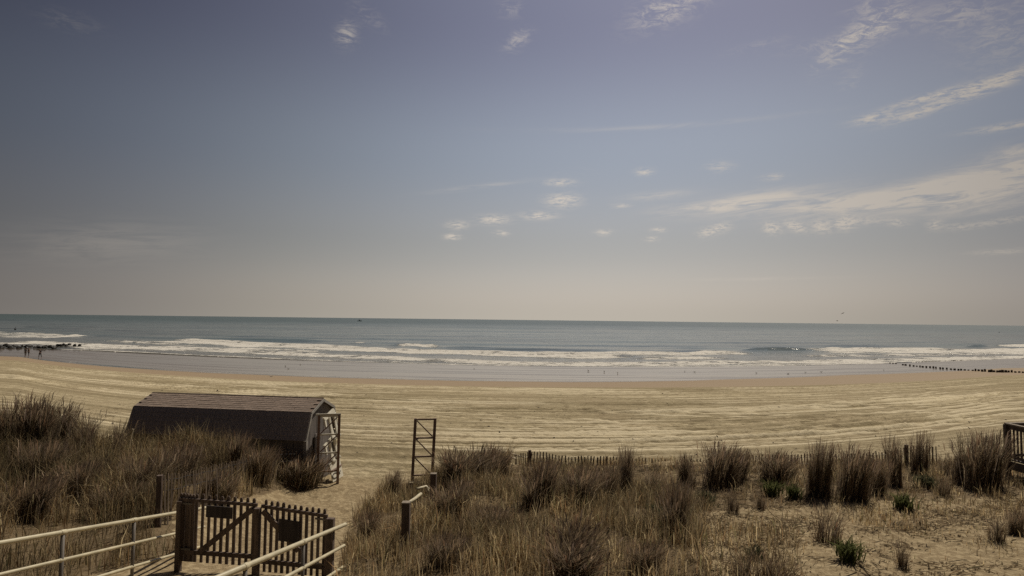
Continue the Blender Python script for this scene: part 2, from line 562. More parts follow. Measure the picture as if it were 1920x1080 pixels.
def mat_sea():
    mt, t, b = new_mat('sea_water')
    p = t.pos()
    x, y, z = t.sep(p)
    foam = t.attr('foam').outputs['Fac']
    shal = t.attr('shallow').outputs['Fac']
    u1 = t.xyz(t.m('MULTIPLY', x, 0.16), t.m('MULTIPLY', y, 0.42), 0.0)
    n1 = t.noise(u1, 1.0, 6.0, 0.60, 0.4)
    n2 = t.noise(t.xyz(t.m('MULTIPLY', x, 0.012), t.m('MULTIPLY', y, 0.055), 0.0), 1.0, 5.0, 0.58, 0.5)
    n3 = t.noise(t.xyz(t.m('MULTIPLY', x, 0.0013), t.m('MULTIPLY', y, 0.008), 0.0), 1.0, 4.0, 0.5, 0.5)
    deep = t.mix(t.ramp(n2, 0.42, 0.58), (0.026, 0.046, 0.042), (0.075, 0.112, 0.100))
    deep = t.mix(t.ramp(n3, 0.4, 0.62, 0.0, 0.6), deep, (0.085, 0.118, 0.110))
    water = t.mix(shal, deep, (0.105, 0.100, 0.078))
    # foam: solid where dense, broken into patches and lace where thin
    f1 = t.noise(t.xyz(t.m('MULTIPLY', x, 0.55), t.m('MULTIPLY', y, 0.75), z), 1.0, 8.0, 0.70, 0.6)
    f2 = t.noise(t.xyz(t.m('MULTIPLY', x, 0.10), t.m('MULTIPLY', y, 0.22), 0.0), 1.0, 3.0, 0.5)
    fv = t.m('ADD', foam, t.m('ADD', t.m('MULTIPLY', t.m('SUBTRACT', f1, 0.5), 1.9), t.m('MULTIPLY', t.m('SUBTRACT', f2, 0.5), 1.4)))
    ff = t.m('MULTIPLY', t.ramp(fv, 0.40, 0.72), t.ramp(foam, 0.02, 0.14))
    col = t.mix(ff, water, t.mix(f1, (0.56, 0.53, 0.47), (0.86, 0.83, 0.76)))
    t.put(b.inputs['Base Color'], col)
    t.put(b.inputs['Roughness'], t.m('ADD', t.m('ADD', 0.11, t.m('MULTIPLY', ff, 0.6)), t.ramp(y, 200, 1500, 0.0, 0.22)))
    b.inputs['IOR'].default_value = 1.33
    t.put(b.inputs['Specular IOR Level'], t.m('SUBTRACT', 0.5, t.m('MULTIPLY', ff, 0.4)))
    h = t.m('ADD', t.m('MULTIPLY', n1, 0.22), t.m('ADD', t.m('MULTIPLY', n2, 0.9), t.m('MULTIPLY', t.m('MULTIPLY', f1, ff), 0.5)))
    t.put(b.inputs['Normal'], t.bump(h, 1.0, 1.0))
    return mt


def mat_grass(name, trans=0.30):
    mt, t, b = new_mat(name)
    out = [n for n in t.n if n.type == 'OUTPUT_MATERIAL'][0]
    t.n.remove(b)
    c = t.attr('tone').outputs['Color']
    df, tr = t.node('ShaderNodeBsdfDiffuse'), t.node('ShaderNodeBsdfTranslucent')
    t.put(df.inputs[0], c)
    t.put(tr.inputs[0], c)
    mx = t.node('ShaderNodeMixShader')
    mx.inputs[0].default_value = trans
    t.l.new(df.outputs[0], mx.inputs[1])
    t.l.new(tr.outputs[0], mx.inputs[2])
    t.l.new(mx.outputs[0], out.inputs[0])
    return mt


def mat_wood(name, dark, light, rough=0.85, scale=14.0):
    mt, t, b = new_mat(name)
    o = t.obj()
    x, y, z = t.sep(o)
    rnd = t.node('ShaderNodeObjectInfo').outputs['Random']
    g = t.noise(t.xyz(t.m('ADD', t.m('MULTIPLY', x, scale), t.m('MULTIPLY', rnd, 30.0)), t.m('MULTIPLY', y, scale), t.m('MULTIPLY', z, scale * 0.13)), 1.0, 6.0, 0.65, 0.4)
    w = t.noise(o, 2.2, 4.0, 0.6)
    c = t.mix(t.ramp(g, 0.34, 0.66), dark, light)
    c = t.mix(t.m('MULTIPLY', t.ramp(w, 0.45, 0.7), 0.4), c, tuple(0.55 * (a + q) * 0.6 for a, q in zip(dark, light)))
    c = t.mix(t.m('MULTIPLY', rnd, 0.35), c, dark)
    t.put(b.inputs['Base Color'], c)
    b.inputs['Roughness'].default_value = rough
    b.inputs['Specular IOR Level'].default_value = 0.25
    t.put(b.inputs['Normal'], t.bump(g, 0.5, 0.01))
    return mt


def mat_plain(name, col, rough=0.6, var=0.25, scale=9.0, bump=0.2, metal=0.0):
    mt, t, b = new_mat(name)
    o = t.obj()
    n = t.noise(o, scale, 6.0, 0.65)
    c = t.mix(t.ramp(n, 0.35, 0.7), tuple(v * (1 - var) for v in col), col)
    if name == 'roof_shingle':
        c = t.mix(t.m('MULTIPLY', t.node('ShaderNodeObjectInfo').outputs['Random'], 0.55), c, tuple(v * 0.45 for v in col))
        c = t.mix(t.ramp(t.noise(o, 0.9, 4.0, 0.6), 0.45, 0.70, 0.0, 0.5), c, (0.34, 0.30, 0.28))
    t.put(b.inputs['Base Color'], c)
    b.inputs['Roughness'].default_value = rough
    b.inputs['Metallic'].default_value = metal
    b.inputs['Specular IOR Level'].default_value = 0.3
    t.put(b.inputs['Normal'], t.bump(n, bump, 0.01))
    return mt


M = {
    'sand': mat_sand(), 'sea': mat_sea(), 'grass': mat_grass('dune_grass', 0.48), 'leaf': mat_grass('green_leaf', 0.35),
    'gate': mat_wood('weathered_gate_wood', (0.080, 0.060, 0.050), (0.210, 0.160, 0.132)),
    'truss': mat_wood('brown_painted_wood', (0.20, 0.135, 0.11), (0.31, 0.22, 0.18)),
    'slat': mat_wood('fence_slat_wood', (0.075, 0.056, 0.042), (0.22, 0.17, 0.125)),
    'deck': mat_wood('dark_deck_wood', (0.062, 0.048, 0.042), (0.160, 0.124, 0.108)),
    'cap': mat_wood('grey_rail_cap', (0.20, 0.165, 0.13), (0.34, 0.29, 0.23)),
    'pale': mat_wood('pale_bare_wood', (0.36, 0.29, 0.19), (0.56, 0.48, 0.34)),
    'pipe': mat_plain('cream_pipe_paint', (0.66, 0.59, 0.41), 0.42, 0.22, 5.0, 0.1),
    'post': mat_plain('grey_pipe_post', (0.20, 0.18, 0.16), 0.5, 0.3, 6.0, 0.15, 0.2),
    'shingle': mat_plain('roof_shingle', (0.36, 0.275, 0.22), 0.95, 0.45, 26.0, 0.8),
    'side_shingle': mat_plain('side_shingle', (0.40, 0.355, 0.345), 0.95, 0.35, 22.0, 0.6),
    'siding': mat_wood('grey_siding', (0.15, 0.135, 0.13), (0.25, 0.225, 0.215)),
    'trim': mat_plain('grey_trim_paint', (0.40, 0.38, 0.35), 0.6, 0.25, 6.0, 0.2),
    'white': mat_plain('white_paint', (0.72, 0.68, 0.56), 0.55, 0.2, 5.0, 0.15),
    'rock': mat_plain('wet_dark_rock', (0.060, 0.054, 0.048), 0.55, 0.5, 1.4, 0.8),
    'pile': mat_wood('wet_piling_wood', (0.045, 0.036, 0.030), (0.12, 0.095, 0.074)),
    'hull': mat_plain('white_hull_paint', (0.72, 0.71, 0.68), 0.4, 0.15, 1.0, 0.0),
    'dark': mat_plain('dark_paint', (0.035, 0.035, 0.040), 0.5, 0.3, 4.0, 0.1),
    'sign': mat_wood('dark_sign_board', (0.040, 0.034, 0.034), (0.085, 0.072, 0.070)),
    'feather': mat_plain('grey_feather', (0.17, 0.16, 0.15), 0.8, 0.4, 12.0, 0.2),
    'featherw': mat_plain('white_feather', (0.60, 0.58, 0.54), 0.8, 0.2, 12.0, 0.2),
    'beak': mat_plain('yellow_beak', (0.45, 0.28, 0.06), 0.5, 0.2, 12.0, 0.0),
    'skin': mat_plain('skin', (0.42, 0.26, 0.18), 0.6, 0.1, 20.0, 0.0),
    'cloth_dark': mat_plain('dark_cloth', (0.030, 0.030, 0.036), 0.9, 0.3, 8.0, 0.3),
    'cloth_grey': mat_plain('grey_cloth', (0.16, 0.15, 0.16), 0.9, 0.3, 8.0, 0.3),
    'cloth_tan': mat_plain('tan_cloth', (0.26, 0.20, 0.14), 0.9, 0.3, 8.0, 0.3),
    'hair': mat_plain('dark_hair', (0.030, 0.020, 0.014), 0.7, 0.3, 40.0, 0.3),
}

# ------------------------------------------------------------------ where grass grows (outlines of ground areas as seen from the boardwalk)
POLY = [  # outline, density per m2, blade height, height spread, darkness
    ([(-260, 800), (40, 796), (110, 815), (250, 838), (300, 830), (420, 850), (560, 868), (606, 892), (590, 905), (560, 912), (500, 926), (470, 932), (440, 940), (345, 950), (330, 975), (0, 1040), (-300, 1060)], 500, 0.42, 0.20, 0.25),
    ([(-300, 1040), (0, 1020), (330, 970), (336, 1040), (150, 1085), (60, 1400), (-900, 1400)], 330, 0.40, 0.16, 0.2),
    ([(600, 1500), (632, 1085), (655, 990), (690, 955), (728, 925), (742, 908), (800, 902), (838, 880), (880, 868), (950, 866), (965, 900), (1050, 905), (1180, 900), (1250, 905), (1300, 925), (1330, 960), (1325, 1000), (1310, 1040), (1335, 1080), (1400, 1500)], 480, 0.28, 0.15, 0.1),
    ([(840, 872), (955, 866), (960, 920), (830, 930)], 420, 0.65, 0.25, 0.3),
    ([(950, 872), (1400, 872), (1560, 872), (1760, 868), (1900, 880), (1990, 905), (1960, 930), (1600, 940), (1400, 955), (1330, 960), (960, 940)], 230, 0.17, 0.11, 0.15),
    ([(1300, 930), (1500, 935), (1700, 925), (2000, 935), (2050, 970), (1650, 990), (1300, 1000)], 110, 0.13, 0.08, 0.15),
    ([(1300, 990), (1500, 985), (1510, 1100), (1560, 1500), (1310, 1500)], 110, 0.20, 0.12, 0.2),
    ([(1500, 965), (2050, 955), (2200, 1100), (2400, 1500), (1500, 1500)], 30, 0.11, 0.08, 0.3),
    ([(1560, 968), (1740, 960), (1850, 975), (1700, 1000), (1580, 1000)], 150, 0.10, 0.06, 0.3),
]


def in_poly(px, py, poly):
    c = np.zeros(px.shape, bool)
    n = len(poly)
    for i in range(n):
        x1, y1 = poly[i]
        x2, y2 = poly[(i + 1) % n]
        cond = ((y1 > py) != (y2 > py))
        xi = (x2 - x1) * (py - y1) / ((y2 - y1) if y2 != y1 else 1e-9) + x1
        c ^= cond & (px < xi)
    return c


def build_ground():
    xs = [0.0]
    while xs[-1] < 420:
        x = xs[-1]
        xs.append(x + (0.16 if x < 18 else min(0.16 + (x - 18) * 0.010, 8.0)))
    xs = np.array(sorted([-v for v in xs[1:]] + xs))
    ys = np.concatenate([np.arange(-40, 4, 4.0), np.arange(4, 24, 0.14), np.arange(24, 50, 0.13), np.arange(50, 78, 0.20), np.arange(78, 130, 0.8), np.arange(130, 330, 6.0), [360, 420, 600]])
    X, Y = np.meshgrid(xs, ys)
    Z, S, FALL, TRK = terrain(X, Y, True, True)
    # footprints: wandering trails down to the water and trodden places
    pr = random.Random(5)
    pits = []
    for k in range(15):
        x_, y_, h_ = pr.uniform(-14, 34), pr.uniform(23, 34), pr.gauss(0, 0.9)
        for q in range(pr.randint(25, 70)):
            h_ += pr.gauss(0, 0.10)
            x_ += math.sin(h_) * 0.7
            y_ += math.cos(h_) * 0.7
            pits.append((x_ + (0.13 if q % 2 else -0.13), y_))
    for k in range(380):
        pits.append((pr.gauss(4, 8), 23 + abs(pr.gauss(0, 9))))
    for k in range(500):
        pits.append((pr.uniform(-6.0, -2.6), pr.uniform(11.8, 26)))
    for (x_, y_) in pits:
        if not (11.5 < y_ < 62) or FALL[min(np.searchsorted(ys, y_), len(ys) - 1), np.searchsorted(xs, x_)] < 0.5 and not -6.0 < x_ < -2.6:
            continue
        i0, j0 = np.searchsorted(ys, y_), np.searchsorted(xs, x_)
        sl_ = (slice(max(i0 - 4, 0), i0 + 5), slice(max(j0 - 4, 0), j0 + 5))
        q = ((X[sl_] - x_) / 0.17) ** 2 + ((Y[sl_] - y_) / 0.22) ** 2
        Z[sl_] -= 0.03 * np.exp(-q) - 0.014 * np.exp(-(np.sqrt(q) - 1.6) ** 2 * 2.5)
        TRK[sl_] -= 0.5 * np.exp(-q) - 0.1 * np.exp(-(np.sqrt(q) - 1.6) ** 2 * 2.5)  # footprint shade and lit rim, passed to the sand colour
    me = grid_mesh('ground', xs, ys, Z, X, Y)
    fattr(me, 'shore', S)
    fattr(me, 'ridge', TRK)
    fattr(me, 'damp', sstep(64, 70, S))
    wob = 2.5 * vnoise(X * .03, S * 0 + 2, 41)
    fattr(me, 'wet', sstep(76.5, 88, S + wob + 2.0 * sstep(10, 60, -X) - 9 * sstep(5, 60, X)))
    px, py = proj(np.stack([X.ravel(), Y.ravel(), Z.ravel()], 1))
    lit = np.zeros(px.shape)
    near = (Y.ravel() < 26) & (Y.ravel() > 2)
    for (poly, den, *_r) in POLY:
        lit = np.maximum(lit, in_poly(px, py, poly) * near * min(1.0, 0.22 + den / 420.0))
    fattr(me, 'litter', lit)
    fattr(me, 'dune', (1 - FALL))
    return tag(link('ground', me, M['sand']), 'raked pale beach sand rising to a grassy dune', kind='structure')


build_ground()

# ------------------------------------------------------------------ sea
BREAK = [  # crest outline, height m, foam depth px, foam strength, wave face width m
    ([(-60, 620), (0, 623), (80, 626), (130, 629), (168, 631)], 0.55, 9, 0.62, 3.5),
    ([(118, 630), (145, 630), (166, 631)], 0.5, 4, 0.9, 2.5),
    ([(-80, 636), (0, 637), (16, 637)], 0.3, 4, 0.7, 2.0),
    ([(308, 637), (400, 640), (480, 645), (560, 648), (640, 652), (730, 656), (850, 660), (960, 663), (1090, 666), (1230, 669)], 0.75, 7.0, 0.88, 3.0),
    ([(728, 648), (780, 646), (834, 651)], 0.6, 6.5, 0.85, 3.0),
    ([(666, 643), (688, 644)], 0.5, 3, 0.8, 2.5),
    ([(228, 640), (256, 642)], 0.3, 2.5, 0.7, 2.0),
    ([(18, 639), (120, 643), (180, 646), (260, 650), (330, 651), (420, 655), (520, 661), (640, 667), (700, 669), (800, 674), (900, 678), (1000, 681), (1080, 681), (1200, 681), (1300, 679), (1440, 679), (1600, 675), (1760, 672), (1920, 668), (2000, 665)], 0.32, 7.5, 0.76, 2.2),
    ([(1010, 662), (1110, 663), (1200, 662), (1290, 663), (1330, 661), (1400, 661), (1450, 662)], 0.60, 6.0, 0.80, 3.0),
    ([(1160, 672), (1260, 671), (1330, 671), (1400, 673)], 0.35, 4, 0.75, 2.0),
    ([(1440, 668), (1560, 667), (1700, 665), (1860, 662), (1990, 660)], 0.35, 3.5, 0.62, 2.0),
    ([(380, 656), (470, 655), (560, 658), (640, 661)], 0.35, 3.0, 0.62, 2.0),
    ([(180, 636), (300, 643), (420, 649)], 0.3, 2.5, 0.55, 2.0),
    ([(1484, 657), (1560, 655), (1640, 655), (1720, 655), (1800, 657), (1920, 656), (2000, 655)], 0.8, 10.0, 0.84, 3.0),
    ([(1846, 649), (1880, 648), (1920, 648), (2000, 646)], 0.6, 5.5, 0.9, 3.0),
]
FACES = [  # smooth wave faces not yet broken: dark lines
    ([(800, 651), (900, 654), (1000, 656), (1150, 659), (1300, 660), (1370, 659)], 0.55, 4.0),
    ([(1370, 658.5), (1440, 656.5), (1490, 656.5), (1545, 657)], 0.95, 1.5),
    ([(1800, 652), (1835, 650), (1862, 649)], 1.0, 1.45),
    ([(560, 643), (640, 644), (740, 647)], 0.5, 4.5),
    ([(330, 632), (480, 637), (620, 640)], 0.45, 5.0),
    ([(960, 653), (1200, 655), (1420, 652)], 0.40, 5.0),
    ([(1540, 649), (1700, 650), (1860, 645)], 0.45, 5.0),
    ([(1000, 668), (1080, 666), (1140, 667)], 0.5, 3.0),
]
SWASH = [(100, 655), (190, 657), (300, 663), (380, 667), (480, 671), (620, 677), (720, 680), (850, 684), (1000, 687), (1200, 688), (1440, 687), (1560, 684), (1650, 681), (1740, 677), (1820, 674), (1920, 671), (2000, 669)]


def crest_curve(pts):
    W = [at_z(px, py, 0.0) for px, py in pts]
    W.sort(key=lambda v: v.x)
    return np.array([v.x for v in W]), np.array([v.y for v in W])


def build_sea():
    xs = [0.0]
    while xs[-1] < 60000:
        x = xs[-1]
        xs.append(x + (1.0 if x < 240 else 1.0 + (x - 240) * 0.035))
    xs = np.array(sorted([-v for v in xs[1:]] + xs))
    ys = [104.0]
    while ys[-1] < 60000:
        y = ys[-1]
        ys.append(y + (0.8 if y < 320 else min(0.8 + (y - 320) * 0.03, 8.0) if y < 1300 else 8.0 + (y - 1300) * 0.12))
    ys = np.array(ys)
    X, Y = np.meshgrid(xs, ys)
    S = shore(X, Y)
    Z = np.zeros_like(X)
    off = sstep(150, 230, S) * (1 - sstep(700, 1300, Y))
    u = S * 0.17 + 1.6 * vnoise(X * .006, Y * .01, 51)
    Z += off * 0.20 * np.sin(u) * (0.4 + 1.2 * np.clip(vnoise(X * .010, Y * .03, 52) + .5, 0, 1))
    Z += off * 0.14 * np.sin(S * 0.31 + 2.5 * vnoise(X * .012, Y * .02, 53))
    Z += 0.10 * vnoise(X * .10, S * .30, 54) * sstep(128, 160, S) * (1 - sstep(400, 700, Y))
    foam = np.zeros_like(X)
    for (pts, hgt, fpx, fs, w) in BREAK:
        cx, cy = crest_curve(pts)
        tp = min(16.0, 0.3 * (cx[-1] - cx[0]))
        win = sstep(cx[0] - 1, cx[0] + tp, X) * (1 - sstep(cx[-1] - tp, cx[-1] + 1, X))
        yc = np.interp(X, cx, cy) + 2.2 * vnoise(X * .12, X * 0 + hgt * 50, 55) + 0.9 * vnoise(X * .5, X * 0 + hgt * 70, 56)
        d = Y - yc
        hh = hgt * (0.8 + 0.6 * vnoise(X * .2, X * 0 + hgt * 90, 57))
        Z += win * hh * np.where(d < 0, np.exp(-(d / w) ** 2), np.exp(-(d / (2.5 * w)) ** 2))
        dep = fpx * Y * Y / (CAM_Z * F_PX) * (0.85 + 0.7 * vnoise(X * .06, X * 0 + hgt * 30, 58))
        front = sstep(-dep * 1.25, -dep * 0.55, d) * (1 - sstep(0.0, 2.2, d))
        foam = np.maximum(foam, win * fs * front)
        foam = np.maximum(foam, win * 0.30 * fs * sstep(-dep * 2.2, -dep, d) * (1 - sstep(0, 3, d)))
    for (pts, hgt, w) in FACES:
        cx, cy = crest_curve(pts)
        win = sstep(cx[0], cx[0] + 14, X) * (1 - sstep(cx[-1] - 14, cx[-1], X))
        d = Y - np.interp(X, cx, cy) - 2.0 * vnoise(X * .07, X * 0 + hgt * 55, 59)
        Z += win * hgt * np.where(d < 0, np.exp(-(d / w) ** 2), np.exp(-(d / (2.2 * w)) ** 2))
    cx, cy = crest_curve(SWASH)
    d = Y - np.interp(X, cx, cy) - 1.6 * vnoise(X * .08, X * 0 + 5, 60)
    win = sstep(cx[0] - 4, cx[0] + 6, X)
    foam = np.maximum(foam, win * 0.95 * np.exp(-((d - 0.9) / 1.2) ** 2))
    foam = np.maximum(foam, win * 0.36 * sstep(-0.5, 1.5, d) * (1 - sstep(4, 16, d)))
    # thin sheet of water running up to the swash edge
    run = sstep(-1.0, 1.0, d) * (1 - sstep(8, 30, d))
    Z = np.where(d < -1.0, -0.6, Z + 0.0)
    ground = np.interp(S, S_K, S_Z)
    Z = np.where(d >= -1.0, np.maximum(Z, np.where(run > 0, ground + 0.05 * sstep(-1, 1.5, d), -9)), Z)
    me = grid_mesh('sea', xs, ys, Z, X, Y)
    fattr(me, 'foam', foam)
    fattr(me, 'shallow', 1 - sstep(128, 215, S))
    return tag(link('sea', me, M['sea']), 'grey green sea with white breakers', kind='structure')


build_sea()


# ------------------------------------------------------------------ blades of grass
def blades_mesh(name, P, h, w, lean, yaw, bend, col, tipw=0.0):
    """P (N,3) roots, lean: direction angle, bend: sideways reach over height"""
    n = len(P)
    side = np.stack([np.cos(yaw), np.sin(yaw), np.zeros(n)], 1) * (w / 2)[:, None]
    ld = np.stack([np.cos(lean), np.sin(lean), np.zeros(n)], 1)
    up = np.array([0, 0, 1.0])[None]
    mid = P + up * (h * 0.58)[:, None] + ld * (bend * h * 0.30)[:, None]
    tip = P + up * (h * np.sqrt(np.maximum(1 - 0.6 * bend ** 2, 0.2)))[:, None] + ld * (bend * h)[:, None]
    P = P - up * 0.04
    V = np.stack([P - side, P + side, mid + side * 0.8, mid - side * 0.8, tip], 1).reshape(-1, 3)
    b = np.arange(n)[:, None] * 5
    L = np.concatenate([b + np.array([[0, 1, 2, 3]]), b + np.array([[3, 2, 4]])], 1).ravel()
    st = (np.arange(n)[:, None] * 7 + np.array([[0, 4]])).ravel()
    tt = np.tile([4, 3], n)
    me = np_mesh(name, V, L, st, tt, smooth=False)
    a = me.color_attributes.new('tone', 'FLOAT_COLOR', 'POINT')
    cc = np.repeat(np.concatenate([col, np.ones((n, 1))], 1)[:, None, :], 5, 1)
    a.data.foreach_set('color', cc.astype(np.float32).ravel())
    return me


def tones(n, dark, straw=0.3):
    """dry blade colours: dull brown, grey brown, some straw, a few olive"""
    pal = np.array([(0.265, 0.200, 0.125), (0.210, 0.168, 0.122), (0.38, 0.285, 0.17), (0.56, 0.46, 0.30), (0.185, 0.168, 0.092), (0.31, 0.20, 0.115)])
    pr = np.array([0.30 + dark, 0.20 + dark * .5, 0.22, straw * 0.45, 0.10, 0.10])
    k = rng.choice(len(pal), n, p=pr / pr.sum())
    return pal[k] * rng.uniform(0.6, 1.35, (n, 1))


def field():
    P, Hh, D, Wd = [], [], [], []
    NX = 900000
    X = rng.uniform(-21, 22, NX)
    Y = rng.uniform(4.5, 24.5, NX)
    Z, S, FALL = terrain(X, Y)
    px, py = proj(np.stack([X, Y, Z], 1))
    area = 43 * 20.0
    den = np.zeros(NX)
    hgt = np.zeros(NX)
    spr = np.zeros(NX)
    drk = np.zeros(NX)
    for (poly, d, h, s, k) in POLY:
        q = in_poly(px, py, poly) & (den < d)
        den[q], hgt[q], spr[q], drk[q] = d, h, s, k
    clump = np.clip(0.60 + 2.0 * vnoise(X * 1.9, Y * 1.9, 71) + 1.7 * vnoise(X * .7, Y * .7, 72), 0.10, 1.9)
    blocked = (X > -6.4) & (X < -3.2) & (Y < 11.6)
    ramp_side = (X > -3.3) & (X < -2.9) & (Y < 11)
    shed = (X < -6.4) & (X > -14) & (Y > 19.75 + 0.152 * (-6.6 - X)) 
    keep = (rng.uniform(0, 1, NX) < den * clump / (NX / area)) & ~blocked & ~shed & ~ramp_side & (Y > 6.0)
    i = np.nonzero(keep)[0]
    n = len(i)
    p = np.stack([X[i], Y[i], Z[i]], 1)
    h = np.clip(hgt[i] * (0.75 + 0.5 * clump[i]) + rng.normal(0, 1, n) * spr[i], 0.06, 1.15)
    bend = np.clip(np.abs(rng.normal(0.30, 0.34, n)), 0, 1.1)
    gold = 0.80 + 0.9 * np.clip(vnoise(p[:, 0] * .9, p[:, 1] * .9, 75) + 0.7 * vnoise(p[:, 0] * .3, p[:, 1] * .4, 76) + .25, 0, 1)
    me = blades_mesh('dune_grass', p, h, rng.uniform(0.006, 0.018, n) * (1 + 0.03 * np.maximum(p[:, 1] - 8, 0)), rng.uniform(0, 6.283, n), rng.uniform(0, 6.283, n), bend, tones(n, 0.2, 0.45) * (gold * np.where(p[:, 0] < -6.0, 0.72, 1.0))[:, None] * np.array([[1.16, 1.16, 1.06]]))  # lens darkening on the left is put into the blade colour
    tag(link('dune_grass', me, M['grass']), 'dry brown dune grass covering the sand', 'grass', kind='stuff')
    # dead stems, chips and wrack lying on the open sand
    NL = 110000
    X = rng.uniform(-3, 22, NL)
    Y = rng.uniform(6.5, 23.5, NL)
    Z, S, FALL = terrain(X, Y)
    px, py = proj(np.stack([X, Y, Z], 1))
    dn = np.zeros(NL)
    for (poly, d, h, s, k) in POLY[2:]:
        dn = np.where(in_poly(px, py, poly), np.maximum(dn, 0.45 + 0.3 * (d > 60)), dn)
    cl = np.clip(0.5 + 2.2 * vnoise(X * 1.1, Y * 2.2, 81), 0, 1)
    i = np.nonzero(rng.uniform(0, 1, NL) < dn * cl)[0]
    n = len(i)
    p = np.stack([X[i], Y[i], Z[i] + 0.012], 1)
    a = rng.uniform(0, 6.283, n)
    ln = rng.exponential(0.09, n) + 0.03
    d = np.stack([np.cos(a), np.sin(a) * 0.7, rng.uniform(-0.02, 0.30, n)], 1) * ln[:, None]
    sd_ = np.stack([-np.sin(a), np.cos(a), np.zeros(n)], 1) * (rng.uniform(0.005, 0.016, n))[:, None]
    V = np.stack([p - sd_, p + sd_, p + d + sd_ * .6, p + d - sd_ * .6, p + d * .5 + np.array([0, 0, 0.012])], 1).reshape(-1, 3)
    b = np.arange(n)[:, None] * 5
    L = np.concatenate([b + np.array([[0, 1, 4]]), b + np.array([[1, 2, 4]]), b + np.array([[2, 3, 4]]), b + np.array([[3, 0, 4]])], 1).ravel()
    me = np_mesh('plant_litter', V, L, np.arange(n * 4) * 3, np.full(n * 4, 3), smooth=False)
    at = me.color_attributes.new('tone', 'FLOAT_COLOR', 'POINT')
    cc = np.repeat(np.concatenate([tones(n, 0.9, 0.12) * 0.6, np.ones((n, 1))], 1)[:, None, :], 5, 1)
    at.data.foreach_set('color', cc.astype(np.float32).ravel())
    tag(link('plant_litter', me, M['grass']), 'broken dead stems scattered over the dune sand', 'litter', kind='stuff')


field()


def wrack():
    mb = MB()
    q = random.Random(17)
    for k in range(420):
        x, y = q.gauss(4, 22), 24 + abs(q.gauss(0, 17))
        if y > 64 or shore(x, y) > 66:
            continue
        z = H(x, y)
        r_ = q.uniform(0.02, 0.065)
        a = q.uniform(0, 6.28)
        c, s_ = math.cos(a) * r_, math.sin(a) * r_
        mb.add([(x - c * 1.8, y - s_ * 1.8, z - .01), (x + s_, y - c, z - .01), (x + c * 1.8, y + s_ * 1.8, z - .01), (x - s_, y + c, z - .01), (x, y, z + r_ * .7)], [(0, 1, 4), (1, 2, 4), (2, 3, 4), (3, 0, 4)])
    tag(mb.build('beach_wrack', M['pile']), 'small dark bits of wrack scattered on the raked sand', 'litter', kind='stuff')


wrack()


def clump_mesh(name, n, spread, flare, dark, straw, hvar=0.28, w=(0.007, 0.014)):
    """unit clump: about 1 m tall and 1 m across at the top"""
    k_ = rng.integers(3, 7)
    cx_, cy_ = rng.normal(0, spread * 0.45, k_), rng.normal(0, spread * 0.45, k_)
    ch_ = rng.uniform(0.62, 1.0, k_)
    w_ = rng.integers(0, k_, n)
    a = rng.uniform(0, 6.283, n)
    r = np.abs(rng.normal(0, spread * 0.34, n))
    p = np.stack([cx_[w_] + r * np.cos(a), cy_[w_] + r * np.sin(a), np.zeros(n)], 1)
    R_ = np.hypot(p[:, 0], p[:, 1]) / max(spread, 1e-3)
    h = ch_[w_] * np.clip(1 - np.abs(rng.normal(0, hvar, n)), 0.15, 1.0) * np.clip(1.08 - 0.22 * R_ ** 2, 0.45, 1.05)
    h = np.minimum(h / np.quantile(h, 0.90), rng.uniform(0.92, 1.12, n))
    lean = np.where(rng.uniform(0, 1, n) < 0.5, np.arctan2(p[:, 1], p[:, 0]), rng.uniform(-0.6, 0.9)) + rng.normal(0, 0.9, n)
    bend = np.clip(flare * (0.3 + R_) * 0.8 + np.abs(rng.normal(0, 0.20, n)), 0, 1.1)
    wd = rng.uniform(w[0], w[1], n) * 1.25
    c = tones(n, dark, straw) * np.array([[0.95, 0.95, 1.0]])
    yaw = rng.uniform(0, 6.283, n)
    # seed heads on the tallest stems
    q = np.nonzero((h > 0.62) & (rng.uniform(0, 1, n) < 0.30))[0]
    ld = np.stack([np.cos(lean), np.sin(lean), np.zeros(n)], 1)
    pq = p[q] + np.array([0, 0, 1.0])[None] * (h[q] * 0.80)[:, None] + ld[q] * (bend[q] * h[q] * 0.62)[:, None]
    hq = rng.uniform(0.12, 0.26, len(q))
    return blades_mesh(name, np.concatenate([p, pq]), np.concatenate([h, hq]), np.concatenate([wd, rng.uniform(0.011, 0.019, len(q))]), np.concatenate([lean, lean[q]]),
                       np.concatenate([yaw, yaw[q]]), np.concatenate([bend, np.clip(bend[q] + 0.15, 0, 0.9)]), np.concatenate([c, c[q] * np.array([[1.05, 0.98, 1.0]])]))


